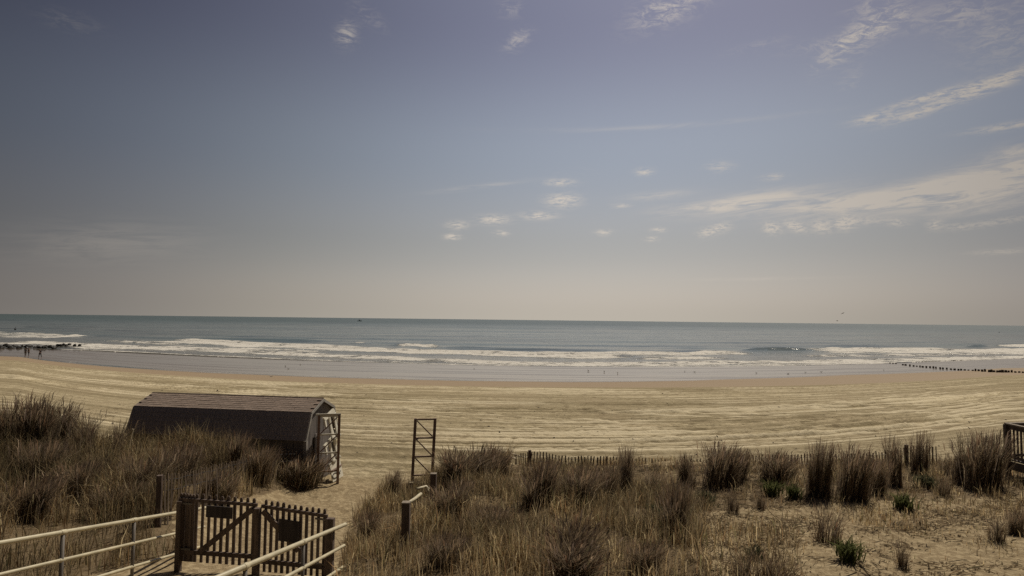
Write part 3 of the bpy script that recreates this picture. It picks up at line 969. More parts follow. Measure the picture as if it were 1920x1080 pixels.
CL = {
    'dense': [clump_mesh('grass_clump', 1250, 0.36, 0.26, 0.8, 0.14, 0.50) for _ in range(5)],
    'tall': [clump_mesh('grass_clump', 700, 0.27, 0.30, 0.9, 0.14, 0.52) for _ in range(5)],
    'thin': [clump_mesh('grass_clump', 190, 0.26, 0.32, 1.0, 0.2, 0.45, (0.008, 0.016)) for _ in range(4)],
    'bush': [clump_mesh('grass_clump', 1300, 0.40, 0.42, 0.5, 0.25, 0.5) for _ in range(4)],
}
CLUMPS = [  # base x, base y, top y, width px, kind, label
    (868, 905, 838, 105, 'dense', 'broad dark grass clump just past the free-standing brown truss frame'),
    (926, 893, 836, 62, 'dense', 'upright dark grass clump left of the pale planks on the dune'),
    (1012, 948, 862, 84, 'dense', 'broad dark grass clump in front of the sand fence corner post'),
    (1082, 948, 868, 90, 'bush', 'wide brown grass clump before the low run of sand fence slats'),
    (1136, 940, 868, 66, 'bush', 'loose brown grass clump between two taller clumps before the fence'),
    (1172, 936, 834, 54, 'tall', 'tall narrow grass clump breaking the line of low fence slats'),
    (1222, 935, 864, 40, 'thin', 'small thin grass clump beside the buried stretch of sand fence'),
    (1270, 1002, 902, 76, 'dense', 'dense dark grass clump alone on the brown mid-dune grass'),
    (1286, 912, 850, 40, 'tall', 'short spiky grass clump where the sand buries the fence'),
    (1345, 908, 826, 84, 'dense', 'large dark grass clump with wispy tops behind a green plant'),
    (1386, 900, 838, 46, 'tall', 'slender grass clump against the open fence slats'),
    (1452, 902, 842, 78, 'bush', 'rounded grass clump with two green plants at its foot'),
    (1425, 955, 915, 26, 'thin', 'tiny dark tuft standing in front of the green plants'),
    (1536, 928, 822, 44, 'dense', 'tall narrow dark clump at the end of the bare fence stretch'),
    (1592, 934, 830, 72, 'dense', 'broadest and tallest dark clump in the row along the fence'),
    (1642, 928, 852, 46, 'bush', 'lower brown clump leaning on the broadest dark clump'),
    (1684, 908, 814, 34, 'tall', 'tall feathery clump just left of the dark fence post'),
    (1723, 888, 806, 36, 'tall', 'tall feathery clump bending right beside the dark fence post'),
    (1840, 914, 803, 76, 'dense', 'big dark grass clump standing beside the wooden deck'),
    (1550, 1018, 944, 56, 'thin', 'open clump of bare upright stems on the pale sand'),
    (1690, 1066, 1008, 32, 'thin', 'thin forked clump of dead stems near the bottom edge'),
    (1868, 1012, 962, 44, 'thin', 'small stemmy clump on bare sand below the wooden deck'),
    (1775, 892, 846, 32, 'thin', 'sparse tuft between the fence end and the big clump'),
    (1768, 930, 886, 28, 'thin', 'low tuft on the sand below the fence end'),
    (736, 938, 878, 36, 'tall', 'small spiky clump at the path edge by the truss frame'),
    (1072, 1085, 995, 170, 'dense', 'widest dark grass clump at the bottom of the dune'),
    (1400, 1088, 1026, 60, 'thin', 'stemmy clump at the bottom edge under a dark leafy plant'),
    (1452, 1092, 1034, 72, 'thin', 'dark stemmy clump at the bottom edge beside bare sand'),
    (1372, 962, 915, 32, 'thin', 'few upright stems by the edge of the mid-dune grass'),
    (34, 846, 738, 100, 'dense', 'tall dark grass clump at the edge of the raked beach'),
    (92, 850, 748, 70, 'dense', 'dark grass clump sloping down from the tallest one'),
    (160, 850, 768, 56, 'thin', 'sparse tall stems between the dark clumps and the shed'),
    (216, 858, 782, 50, 'thin', 'sparse grass tuft beside the far end of the shed'),
    (284, 925, 842, 84, 'bush', 'shaggy brown clump before the far end of the shed'),
    (352, 905, 826, 80, 'bush', 'shaggy straw coloured clump against the dark shed wall'),
    (438, 884, 806, 60, 'tall', 'spiky tuft rising against the middle of the shed wall'),
    (486, 905, 832, 70, 'bush', 'brown clump around the post of the path fence'),
    (556, 912, 846, 90, 'bush', 'olive bushy clump at the corner of the shed'),
    (590, 908, 862, 50, 'bush', 'low olive bush at the foot of the shed truss frame'),
    (70, 905, 822, 90, 'bush', 'shaggy brown clump below the tallest dark clump'),
    (150, 930, 860, 90, 'bush', 'low shaggy clump on the dune above the longer pipe railing'),
    (232, 965, 900, 80, 'bush', 'dark shaggy clump left of the slat fence post'),
    (40, 975, 890, 100, 'dense', 'dark clump above the longer pipe railing near the frame edge'),
    (400, 935, 880, 70, 'bush', 'straw clump behind the longer-boarded gate leaf'),
    (690, 1010, 955, 60, 'bush', 'brown clump on the path edge beyond the thick gate post'),
    (850, 960, 900, 80, 'bush', 'brown clump behind the square post with the pipe stub'),
    (930, 1000, 950, 90, 'bush', 'low brown clump in the middle of the dune grass'),
    (830, 1060, 1000, 90, 'bush', 'low brown clump below the square post with the pipe stub'),
    (1210, 1075, 1010, 90, 'bush', 'straw tinted clump at the bottom edge right of the widest dark clump'),
    (1905, 1000, 950, 40, 'bush', 'brown tuft at the frame edge below the deck'),
]
for k, (bx, by, ty, wpx, kind, lab) in enumerate(CLUMPS):
    g = G(bx, by)
    top = at_y(bx, ty, g.y)
    hgt = max(0.15, top.z - g.z)
    wid = wpx / F_PX * g.y
    ms = CL[kind]
    o = link('grass_clump', ms[k % len(ms)], M['grass'])
    sprd = {'dense': 0.98, 'tall': 0.90, 'thin': 0.80, 'bush': 1.15}[kind]
    o.location = g
    o.scale = (wid / sprd, wid / sprd, hgt)
    o.rotation_euler = (R(random.uniform(-5, 5)), R(random.uniform(-2, 7)), random.uniform(-0.7, 0.7))
    tag(o, lab, 'grass clump', 'grass clumps on the dune')


def leafy_mesh(n, spread, lh, lw, tone):
    me = blades_mesh('leafy_plant', np.stack([rng.normal(0, spread, n), rng.normal(0, spread, n), rng.uniform(0, 0.25, n) * lh], 1), rng.uniform(0.5, 1.0, n) * lh, rng.uniform(0.6, 1.2, n) * lw,
                     (a := rng.uniform(0, 6.283, n)), a + 1.57, rng.uniform(0.25, 0.85, n), np.array(tone)[None] * rng.uniform(0.55, 1.5, (n, 1)))
    return me


GREEN = [leafy_mesh(150, 0.16, 0.9, 0.055, (0.115, 0.125, 0.050)) for _ in range(2)] + [leafy_mesh(110, 0.16, 0.9, 0.05, (0.085, 0.085, 0.048))]
for (bx, by, ty, wpx, k, lab) in [
    (1447, 930, 896, 40, 0, 'bright green leafy plant at the foot of the rounded grass clump'),
    (1487, 934, 904, 36, 1, 'green leafy plant beside the tall narrow dark clump'),
    (1592, 1052, 1006, 58, 1, 'green spiky plant alone on the bare sand below the grass row'),
    (1694, 955, 922, 46, 0, 'green spreading plant between the grass row and bare sand'),
    (1326, 944, 918, 44, 2, 'dull green plant in front of the large wispy clump'),
    (1418, 1050, 1020, 46, 2, 'dark leafy plant on the sand by the bottom edge'),
    (1232, 966, 940, 40, 2, 'dark low plant left of the lone dense clump'),
    (1740, 912, 888, 50, 2, 'low dull green plant right of the fence post clump'),
    (1114, 958, 940, 50, 2, 'dark low plant under the loose brown clump'),
]:
    g = G(bx, by)
    hgt = max(0.12, at_y(bx, ty, g.y).z - g.z)
    wid = wpx / F_PX * g.y
    o = link('leafy_plant', GREEN[k], M['leaf'])
    o.location, o.scale = g, (wid, wid, hgt)
    o.rotation_euler = (0, 0, random.uniform(0, 6.28))
    tag(o, lab, 'plant', 'leafy plants on the dune')


# ------------------------------------------------------------------ shed
def build_shed():
    zg = 3.70
    u = Vector((0.151, 0.989, 0))                  # across the gable, away from the boardwalk
    a = Vector((-0.989, 0.151, 0))                 # along the ridge, away to the far end
    org = Vector((-6.61, 19.9, zg))
    L, W = 6.3, 2.12
    root = thing('shed', org, 'long low gambrel-roofed shed with dark shingles standing in the dune grass', 'shed')
    P = lambda t, v, z: u * v + a * t + Vector((0, 0, z))
    zE, zB, zA = 1.60, 2.36, 2.70                  # eave, roof break, ridge over the ground
    vb = 0.26
    n = 16
    # long walls of vertical boards
    for v0, nm in ((0.03, 1), (W - 0.03, 2)):
        for i in range(n):
            t0, t1 = L * i / n + 0.006, L * (i + 1) / n - 0.006
            m_ = MB()
            m_.bar(P((t0 + t1) / 2, v0, -0.3), P((t0 + t1) / 2, v0, zE - 0.02), t1 - t0, 0.05 + 0.008 * (i % 2), up=u)
            m_.build('wall_board', M['siding'], root)
    # gable ends
    prof = lambda v: np.interp(v, [0, vb, W / 2, W - vb, W], [zE, zB, zA, zB, zE])
    ng = 8
    for t0 in (0.0, L):
        for i in range(ng):
            v0, v1 = 0.06 + (W - 0.12) * i / ng + 0.004, 0.06 + (W - 0.12) * (i + 1) / ng - 0.004
            pts = [(v0, -0.3), (v1, -0.3), (v1, prof(v1) - 0.03)]
            for bv in (vb, W / 2, W - vb):
                if v0 < bv < v1:
                    pts.append((bv, prof(bv) - 0.03))
            pts = pts[:3] + sorted(pts[3:], reverse=True) + [(v0, prof(v0) - 0.03)]
            th = 0.05 + 0.008 * (i % 2)
            s_ = 1 if t0 == 0.0 else -1
            mb = MB()
            mb.prism([P(t0 + s_ * 0.02 - s_ * 0.008 * (i % 2), v, z) for v, z in pts], (0, 0, 0), a * (s_ * th))
            mb.build('gable_board', M['siding'], root)
    # roof: four slopes
    ov = 0.08
    ends = (-ov, L + ov)
    rf = MB()
    th = 0.04
    segs = [((-0.10, zE - 0.06), (vb - 0.03, zB)), ((vb - 0.03, zB), (W / 2, zA)), ((W / 2, zA), (W - vb + 0.03, zB)), ((W - vb + 0.03, zB), (W + 0.10, zE - 0.06))]
    for (v0, z0), (v1, z1) in segs:
        nn = Vector((0, -(z1 - z0), (v1 - v0))).normalized()
        dn = (u * nn.y + Vector((0, 0, nn.z))) * th
        q = [P(ends[0], v0, z0), P(ends[1], v0, z0), P(ends[1], v1, z1), P(ends[0], v1, z1)]
        rf.prism(q, (0, 0, 0), dn)
    roof = rf.build('roof', M['shingle'], root)
    # shingles on the slope that faces the boardwalk, in lapped courses with staggered tabs
    (v0, z0), (v1, z1) = segs[1]
    sl = math.hypot(v1 - v0, z1 - z0)
    sd_ = (u * (v1 - v0) + Vector((0, 0, z1 - z0))).normalized()
    nr = a.cross(sd_)
    if nr.z < 0:
        nr = -nr
    nc, nt_ = 7, 24
    tabw = (L + 2 * ov) / nt_
    mb = MB()
    mb.box((0, 0, 0), (tabw * 0.965, sl / nc * 1.25, 0.014))
    sm = mb.mesh('shingle')
    sm.materials.append(M['shingle'])
    base = P(ends[0], v0, z0) + nr * (th + 0.012)
    rot = Matrix((a, sd_, nr)).transposed().to_4x4()
    for c in range(nc):
        for k in range(nt_ + 1):
            ct = (k + (0.0 if c % 2 else 0.5)) * tabw + random.uniform(-.01, .01)
            if not tabw * 0.4 < ct < L + 2 * ov - tabw * 0.4:
                continue
            o = link('shingle', sm, None, roof)
            tilt = Matrix.Rotation(R(-3.2 + random.uniform(-.6, .6)), 4, 'X')
            mm = rot @ tilt
            mm.translation = base + a * ct + sd_ * (sl * (c + 0.55) / nc) + nr * random.uniform(0, .006)
            o.matrix_local = mm
    # lapped courses on the steep lower slope
    (v0, z0), (v1, z1) = segs[0]
    sl = math.hypot(v1 - v0, z1 - z0)
    sd2 = (u * (v1 - v0) + Vector((0, 0, z1 - z0))).normalized()
    n2 = a.cross(sd2)
    if n2.dot(u) > 0:
        n2 = -n2
    mb = MB()
    for c in range(6):
        for k in range(25):
            b0 = P(ends[0], v0, z0) + n2 * (0.055 + 0.004 * (k % 3)) + sd2 * (sl * (c + .5) / 6) + a * (0.128 + k * (L + 2 * ov - 0.256) / 24)
            rm = Matrix((a, sd2, n2)).transposed() @ Matrix.Rotation(R(-3), 3, 'X')
            mb.box(b0, (0.25 + .01 * (c % 2), sl / 6 * 1.2, 0.012), rm)
    tag(mb.build('lower_shingles', M['side_shingle'], root), kind='stuff')
    rc = MB()
    rc.tube([P(-ov, W / 2, zA + 0.05), P(L * .25, W / 2, zA + 0.056), P(L + ov, W / 2, zA + 0.05)], 0.035, 6)
    rc.build('ridge_cap', M['shingle'], roof)
    # trim along the gable edges and corners
    for t0 in (-ov - 0.012, L + ov + 0.012):
        mb = MB()
        for (v0, z0), (v1, z1) in segs:
            mb.bar(P(t0, v0, z0 + 0.0), P(t0, v1, z1 + 0.0), 0.022, 0.085, up=(0, 0, 1))
        mb.build('gable_trim', M['trim'], root)
    for t0, v0 in ((-0.02, 0.0), (-0.02, W), (L + 0.02, 0.0), (L + 0.02, W)):
        mb = MB()
        mb.bar(P(t0, v0, -0.3), P(t0, v0, zE - 0.08), 0.10, 0.10, up=u)
        mb.build('corner_trim', M['trim'], root)
    # door panel on the near gable
    mb = MB()
    mb.box((0, 0, 0), (0.03, 1.0, 1.62))
    d = mb.build('door', M['siding'], root)
    d.matrix_local = Matrix((-a, u, Vector((0, 0, 1)))).transposed().to_4x4()
    d.location = P(-0.032, W * 0.52, 0.82)
    return root


build_shed()


# ------------------------------------------------------------------ truss frames
def truss(bl, br, hgt, label, rise, post_w=0.085, rungs=4, lean=0.0, bottom=0.55, topwhite=False):
    bl, br = Vector(bl), Vector(br)
    root = thing('truss_frame', (bl + br) / 2, label, 'truss frame', 'brown truss frames by the path')
    o = (bl + br) / 2
    bl, br = bl - o, br - o
    up = Vector((lean, 0, 1))
    dx = (br - bl).normalized()
    nrm = dx.cross(Vector((0, 0, 1)))
    for p in (bl, br):
        mb = MB()
        mb.bar(p - up * 0.35, p + up * hgt, post_w, post_w, up=nrm)
        mb.build('post', M['truss'], root)
    zs = [bottom + (hgt - 0.03 - bottom) * i / (rungs - 1) for i in range(rungs)]
    ins = dx * (post_w / 2)
    for i, z in enumerate(zs):
        mb = MB()
        ext = ins * 0.0
        mb.bar(bl + up * z + ins, br + up * z - ins, 0.045, 0.045, up=nrm)
        mb.build('rung', M['white'] if (topwhite and i) else M['truss'], root)
    for i in range(rungs - 1):
        lo, hi = zs[i] + 0.04, zs[i + 1] - 0.04
        pa, pb = (bl, br) if rise == 'right' else (br, bl)
        sgn = 1 if rise == 'right' else -1
        mb = MB()
        mb.bar(pa + up * lo + ins * sgn * 1.3, pb + up * hi - ins * sgn * 1.3, 0.034, 0.04, up=nrm)
        mb.build('brace', M['truss'], root)
    if topwhite:
        mb = MB()
        mb.bar(bl + up * (hgt + 0.024) - dx * 0.1, br + up * (hgt + 0.024) + dx * 0.05, 0.06, 0.05, up=nrm)
        mb.build('cap_bar', M['white'], root)
    return root


g1, g2 = G(772, 914), G(809, 912)
Yt = 19.2
b1 = at_y(772, 914, Yt); b2 = at_y(809, 916, Yt + 0.12)
b1.z = b2.z = H(b1.x, b1.y)
t1 = at_y(777, 785, Yt)
truss(b1, b2, t1.z - b1.z, 'brown truss frame standing free beside the sandy path', 'left', bottom=0.42, lean=0.035)
c1 = at_y(595, 900, 19.75); c2 = at_y(633, 903, 19.92)
c1.z = H(c1.x, c1.y); c2.z = H(c2.x, c2.y)
zz = (c1.z + c2.z) / 2
c1.z = c2.z = zz
tt = at_y(632, 778, 19.92)
truss(c1, c2, tt.z - zz, 'brown truss frame with pale rungs against the shed end', 'right', bottom=0.42, topwhite=True)

# white stands stored on end between the frame and the shed
def white_stand(cx, cy, z0, hgt, label):
    root = thing('white_stand', (cx, cy, z0), label, 'stand', 'white stands stored behind the truss frame', R(90))
    root.scale = (3.0, 1.0, 1.0)
    root.rotation_euler.x = R(-14)
    mb = MB()
    mb.bar((-0.20, 0, hgt - 0.10), (0.20, 0, hgt + 0.04), 0.05, 0.13)
    mb.build('top_board', M['white'], root)
    for x0 in (-0.02, 0.17):
        mb = MB()
        mb.tube([(x0, 0.01, 0.0), (x0, 0.01, 0.10), (x0 * .95, 0.01, hgt * 0.5), (x0, 0.01, hgt * 0.86), (x0, 0.01, hgt - 0.06)], [0.085, 0.05, 0.035, 0.045, 0.08], 8)
        mb.build('leg', M['white'], root, True)
    mb = MB()
    mb.bar((-0.18, 0.0, hgt - 0.13), (-0.19, 0.0, hgt - 0.36), 0.05, 0.04)
    mb.build('bracket', M['white'], root)
    return root


mid = (c1 + c2) / 2 + Vector((-0.02, 0.72, 0))
white_stand(mid.x, mid.y, zz + 1.30, 0.86, 'white-painted stand on top of another behind the shed truss frame')
white_stand(mid.x + 0.01, mid.y + 0.01, zz + 0.56, 0.72, 'white-painted stand under another behind the shed truss frame')
pb = thing('plywood_sheet', (mid.x + 0.16, mid.y - 0.02, zz), 'pale scuffed sheet at the foot of the shed truss frame', 'sheet')
pb.rotation_euler = (R(-14), 0, R(84))
pb.scale = (2.2, 1, 1)
mb = MB(); mb.box((0, 0, 0.30), (0.40, 0.03, 0.60)); mb.build('board', M['white'], pb)
mb = MB(); mb.bar((-0.20, -0.035, 0.36), (0.20, -0.035, 0.37), 0.03, 0.03); mb.build('batten', M['truss'], pb)
mb = MB()
mb.tube([(-0.10 + 0.09 * math.cos(q), -0.03, 0.17 + 0.08 * math.sin(q)) for q in np.linspace(0, 5.4, 12)], 0.012, 5)
mb.tube([(0.03, -0.03, 0.22), (0.08, -0.03, 0.13)], 0.014, 5)
mb.tube([(0.12, -0.03, 0.21), (0.05, -0.03, 0.15)], 0.012, 5)
mb.build('rope', M['dark'], pb)


# ------------------------------------------------------------------ gate
def build_gate():
    tl, tr = at_y(338, 934, 11.30), at_y(481, 945, 11.18)          # top rail of the first leaf
    ul, ur = at_y(492, 947, 11.16), at_y(613, 966, 11.02)          # top rail of the second leaf
    bl, br = at_y(345, 1054, 11.30).z, at_y(480, 1064, 11.18).z
    cl, c_r = at_y(500, 1074, 11.16).z, at_y(613, 1084, 11.02).z

    def leaf(p, q, zb0, zb1, label, brace, panel, npk, dense):
        o = Vector((p.x, p.y, zb0))
        root = thing('gate_leaf', o, label, 'gate', 'leaves of the path gate')
        flat = Vector((q.x - p.x, q.y - p.y, 0))
        ln = flat.length
        dd = flat.normalized()
        nrm = Vector((dd.y, -dd.x, 0))                              # towards the boardwalk
        top = lambda f: (p.z - zb0) * (1 - f) + (q.z - zb0) * f
        bot = lambda f: (zb1 - zb0) * f
        W = lambda f, g: dd * (ln * f) + Vector((0, 0, bot(f) + (top(f) - bot(f)) * g))
        fs = [(i + 0.5) / npk for i in range(npk)]
        if dense:
            fs += [0.005, 0.085, 0.165]
        for f in fs:
            mb = MB()
            w, zt = random.uniform(0.048, 0.058), top(f) + 0.085 + random.uniform(-.012, .012)
            c0 = dd * (ln * f) - nrm * 0.02
            pts = [(-w / 2, bot(f) + 0.01), (w / 2, bot(f) + 0.01), (w / 2, zt - 0.03), (w / 4, zt), (-w / 4, zt), (-w / 2, zt - 0.03)]
            mb.prism([c0 + dd * a_ + Vector((0, 0, z_)) for a_, z_ in pts], (0, 0, 0), -nrm * 0.022)
            mb.build('picket', M['gate'], root)
        for g_, h_ in ((0.985, 0.055), (0.17, 0.075)):
            mb = MB()
            mb.bar(W(-0.012, g_), W(1.012, g_), 0.038, h_)
            mb.build('rail', M['gate'], root)
        f0, g0, f1, g1 = brace
        mb = MB()
        mb.bar(W(f0, g0) + nrm * 0.042, W(f1, g1) + nrm * 0.042, 0.035, 0.095)
        mb.build('brace', M['gate'], root)
        f0, f1, g0, g1 = panel
        mb = MB()
        c = [W(f0, g0), W(f1, g0), W(f1, g1), W(f0, g1)]
        mb.prism([v + nrm * 0.065 for v in c], (0, 0, 0), nrm * 0.02)
        mb.build('sign_board', M['sign'], root)
        for g_ in (0.93, 0.22):
            mb = MB()
            f_ = 0.0 if dense else 1.0
            sg = 1 if dense else -1
            mb.bar(W(f_, g_) + nrm * 0.026 - dd * (0.05 * sg), W(f_ + 0.17 * sg, g_) + nrm * 0.026, 0.012, 0.035)
            mb.build('hinge', M['post'], root)
        return dd, nrm

    d, nrm = leaf(tl, tr, bl, br, 'closed gate leaf with a dark board under its top rail', (0.97, 0.93, 0.30, 0.20), (0.38, 0.72, 0.76, 0.94), 12, True)
    leaf(ul, ur, cl, c_r, 'closed gate leaf with a dark square board at its middle', (0.03, 0.93, 0.60, 0.40), (0.30, 0.61, 0.53, 0.86), 11, False)
    for p, w, zt, lab in ((tl + d * 0.02 + nrm * 0.02, 0.085, tl.z - 0.04, 'dark gate post beside the end of the longer pipe railing'), (tr.lerp(ul, .5) + nrm * 0.06, 0.10, tr.z - 0.05, 'dark post between the two gate leaves'), (ur + d * 0.06, 0.15, ur.z - 0.05, 'thick dark gate post beside the path sand')):
        zb = 4.45
        mb = MB()
        mb.box((0, 0, (zt - zb) / 2), (w, 0.10, zt - zb), Matrix.Rotation(math.atan2(d.y, d.x), 3, 'Z'))
        o = mb.build('gate_post', M['gate'])
        o.location = (p.x, p.y, zb)
        tag(o, lab, 'post', 'posts of the path gate')


build_gate()


# ------------------------------------------------------------------ pipe railings of the ramp
def at_x(px, py, X):
    d = ray(px, py)
    return EYE + d * (X / d.x)


def railing(A, B, near, posts, label, rails=3, rad=0.031):
    """A (nearer) and B (farther end) lie on the top rail's axis; it goes on from A towards the boardwalk by near metres"""
    d = (B - A).normalized()
    A0 = A - d * near
    root = thing('pipe_railing', (B.x, B.y, B.z - 1.0), label, 'railing', 'cream pipe railings of the ramp')
    o = Vector(root.location)
    ln = (B - A0).length
    P = lambda t, k: A0 + d * t - Vector((0, 0, 0.38 * k)) - o
    for k in range(rails):
        e = ln - 0.05 * k
        r_ = rad if k == 0 else rad * 0.80
        mb = MB()
        mb.tube([P(0, k), P(e - 0.02, k), P(e - 0.006, k), P(e, k)], [r_, r_, r_ * 0.9, r_ * 0.6], 12)
        mb.build('rail', M['pipe'], root, True)
        mb = MB()
        for y in posts:
            t_ = (y - A0.y) / d.y
            mb.tube([P(t_ - 0.055, k), P(t_ - 0.05, k), P(t_ + 0.05, k), P(t_ + 0.055, k)], [r_ * 1.02, r_ * 1.2, r_ * 1.2, r_ * 1.02], 12)
        mb.build('coupling', M['pipe'], root, True)
    for y in posts:
        c = P((y - A0.y) / d.y, 0)
        mb = MB()
        mb.tube([c - Vector((0, 0, 1.35)), c - Vector((0, 0, 0.03))], 0.026, 10)
        mb.build('post', M['post'], root, True)
    return root


A, B = at_x(118, 998, -6.20), at_x(333, 961, -6.22)
railing(A, B + (B - A).normalized() * 1.15, 5.2, (4.4, A.y - 1.75, A.y, at_x(253, 974, -6.2).y), 'cream pipe railing ending behind the gate leaf with the long board')
A, B = at_x(460, 1062, -3.06), at_x(648, 983, -3.06)
railing(A, B, 3.6, (4.9, A.y, at_x(569, 1016.5, -3.06).y), 'cream pipe railing running past the thick gate post', rad=0.034)

# bollard-like posts with stubs of pipe along the path
def path_post(px, py, ty, w, label, pipe=None):
    g = G(px, py)
    top = at_y(px, ty, g.y)
    root = thing('path_post', g, label, 'post', 'square posts along the path')
    h_ = top.z - g.z
    mb = MB()
    mb.box((0, 0, h_ / 2 - 0.2), (w, w, h_ + 0.4))
    mb.build('shaft', M['gate'], root)
    mb = MB()
    mb.box((0, 0, h_ + 0.012), (w * 1.04, w * 1.04, 0.02))
    mb.build('cap', M['cap'], root)
    if pipe:
        mb = MB()
        q = [at_y(a_, b_, g.y + dy) - g for (a_, b_, dy) in pipe]
        mb.tube(q, 0.034, 10)
        mb.build('pipe_stub', M['pipe'], root, True)
    return root


path_post(760, 1030, 943, 0.15, 'square dark post carrying a stub of cream pipe', [(764, 944, 0.02), (778, 935, 0.9), (789, 926, 1.6)])
path_post(812, 940, 889, 0.14, 'square dark post at the foot of the truss frame', [(782, 917, -0.05), (792, 914, 0.2), (799, 912, 0.3), (803, 916, 0.2), (802, 924, 0.1)])
g = G(783, 917)
o = MB().box((0, 0, 0.02), (0.55, 0.18, 0.05)).build('plank', M['pale'])
o.location, o.rotation_euler = g + Vector((0, 0, 0.16)), (R(4), R(3), R(6))
tag(o, 'short pale plank lying at the foot of the truss frame', 'plank')


# ------------------------------------------------------------------ slat fences
def slat_fence(name, label, path, spacing, posts, lenfun, group=None, tilt=4):
    """path: list of (base Vector, top z)"""
    pts = [p for p, _ in path]
    seg = [0.0]
    for a_, b_ in zip(pts, pts[1:]):
        seg.append(seg[-1] + (b_ - a_).to_2d().length)
    xs = [p.x for p in pts]; ys = [p.y for p in pts]; zt = [z for _, z in path]
    root = thing(name, pts[0], label, 'fence', group)
    o = Vector(pts[0])
    n = int(seg[-1] / spacing)
    mb = MB(); mb.box((0, 0, -0.45), (0.038, 0.010, 0.9))
    sm = mb.mesh('slat'); sm.materials.append(M['slat'])
    top = []
    for i in range(n + 1):
        s_ = i * spacing
        x, y, z = np.interp(s_, seg, xs), np.interp(s_, seg, ys), np.interp(s_, seg, zt)
        top.append(Vector((x, y, z)))
    for i, p in enumerate(top):
        sl = link('slat', sm, None, root)
        q = top[min(i + 1, n)] - top[max(i - 1, 0)]
        zz_ = p.z + random.uniform(-.035, .035)
        sl.location = Vector((p.x, p.y, zz_)) - o
        L_ = max(0.35, zz_ - H(p.x, p.y) + 0.25)
        sl.scale = (random.uniform(.85, 1.2), 1, L_ / 0.9)
        sl.rotation_euler = (R(random.gauss(0, tilt * .6)), R(random.gauss(0, tilt)), math.atan2(q.y, q.x) + R(random.gauss(0, 8)))
    for dz in (-0.10, -0.32):
        mb = MB()
        mb.tube([p - o + Vector((0, 0, dz + 0.01 * math.sin(i))) for i, p in enumerate(top)], 0.005, 4)
        mb.build('wire', M['dark'], root)
    for (p, zt_, w) in posts:
        mb = MB()
        h0 = H(p.x, p.y)
        mb.tube([Vector((p.x, p.y, h0 - 0.3)) - o, Vector((p.x, p.y, zt_)) - o], w / 2, 8)
        mb.build('post', M['gate'], root)
    return root


def fpt(px, by, ty, Y):
    b_ = at_y(px, by, Y)
    return Vector((b_.x, b_.y, H(b_.x, b_.y))), at_y(px, ty, Y).z


FR = [(966, 868, 853, 22.3), (986, 868, 849, 21.7), (1000, 870, 846, 21.4), (1030, 870, 849, 21.6), (1045, 870, 855, 21.6), (1140, 872, 857, 21.7), (1200, 871, 858, 21.7), (1265, 870, 864, 21.7), (1330, 872, 861, 21.7), (1395, 869, 854, 21.6),
      (1500, 870, 852, 21.6), (1600, 866, 850, 21.7), (1665, 862, 846, 21.8), (1710, 862, 838, 21.8), (1756, 864, 836, 21.8)]
pth = [fpt(*q) for q in FR]
pp = [(fpt(993, 870, 845, 21.5)[0], fpt(993, 870, 844, 21.5)[1], 0.11), (fpt(1700, 862, 835, 21.75)[0], fpt(1700, 862, 834, 21.75)[1], 0.13)]
slat_fence('sand_fence', 'half-buried wooden slat fence along the seaward edge of the dune', pth, 0.113, pp, None, 'wooden sand fences')
FL = [(299, 965, 893, 12.9), (340, 945, 886, 13.6), (400, 925, 874, 15.0), (460, 902, 858, 17.2), (497, 884, 849, 18.6), (530, 878, 845, 19.2), (560, 874, 846, 19.5)]
pth = [fpt(*q) for q in FL]
pp = [(fpt(297, 965, 892, 12.85)[0], fpt(297, 965, 891, 12.85)[1], 0.13), (fpt(497, 884, 848, 18.55)[0], fpt(497, 884, 846, 18.55)[1], 0.12)]
slat_fence('sand_fence', 'grey slat fence half hidden in grass between gate and shed', pth, 0.115, pp, None, 'wooden sand fences', 5)
p0, z0 = fpt(836, 868, 861, 20.6)
mb = MB(); mb.tube([(0, 0, -0.3), (0, 0, max(0.3, z0 - p0.z))], 0.06, 8)
o = mb.build('fence_post', M['gate']); o.location = p0
tag(o, 'lone dark post sticking out of the broad grass clump', 'post')
for (xa, ya, xb, yb, lab) in ((950, 858, 988, 866, 'long pale board lying before the fence corner post'), (953, 866, 974, 873, 'short pale board lying in front of the long one')):
    a_, b_ = G(xa, ya + 4), G(xb, yb + 4)
    b_ = Vector((b_.x, b_.y, 0)); a2 = Vector((a_.x, a_.y, 0))
    b_ = a2 + (b_ - a2).normalized() * min((b_ - a2).length, 1.3)
    b_.z = H(b_.x, b_.y)
    mb = MB(); mb.bar(Vector((0, 0, 0.30)), b_ - a_ + Vector((0, 0, 0.22)), 0.10, 0.03)
    o = mb.build('board', M['pale']); o.location = a_
    tag(o, lab, 'board', 'pale boards lying on the dune')
# pale stake leaning in the left grass
g = G(239, 850)
tp = at_y(248, 832, g.y) - g
mb = MB(); mb.bar((0, 0, -0.15), tp + Vector((0, 0, 0.18)), 0.05, 0.05)
o = mb.build('stake', M['pale']); o.location = g + Vector((0, 0, 0.25))
tag(o, 'pale stake leaning in the grass by the far end of the shed', 'stake')


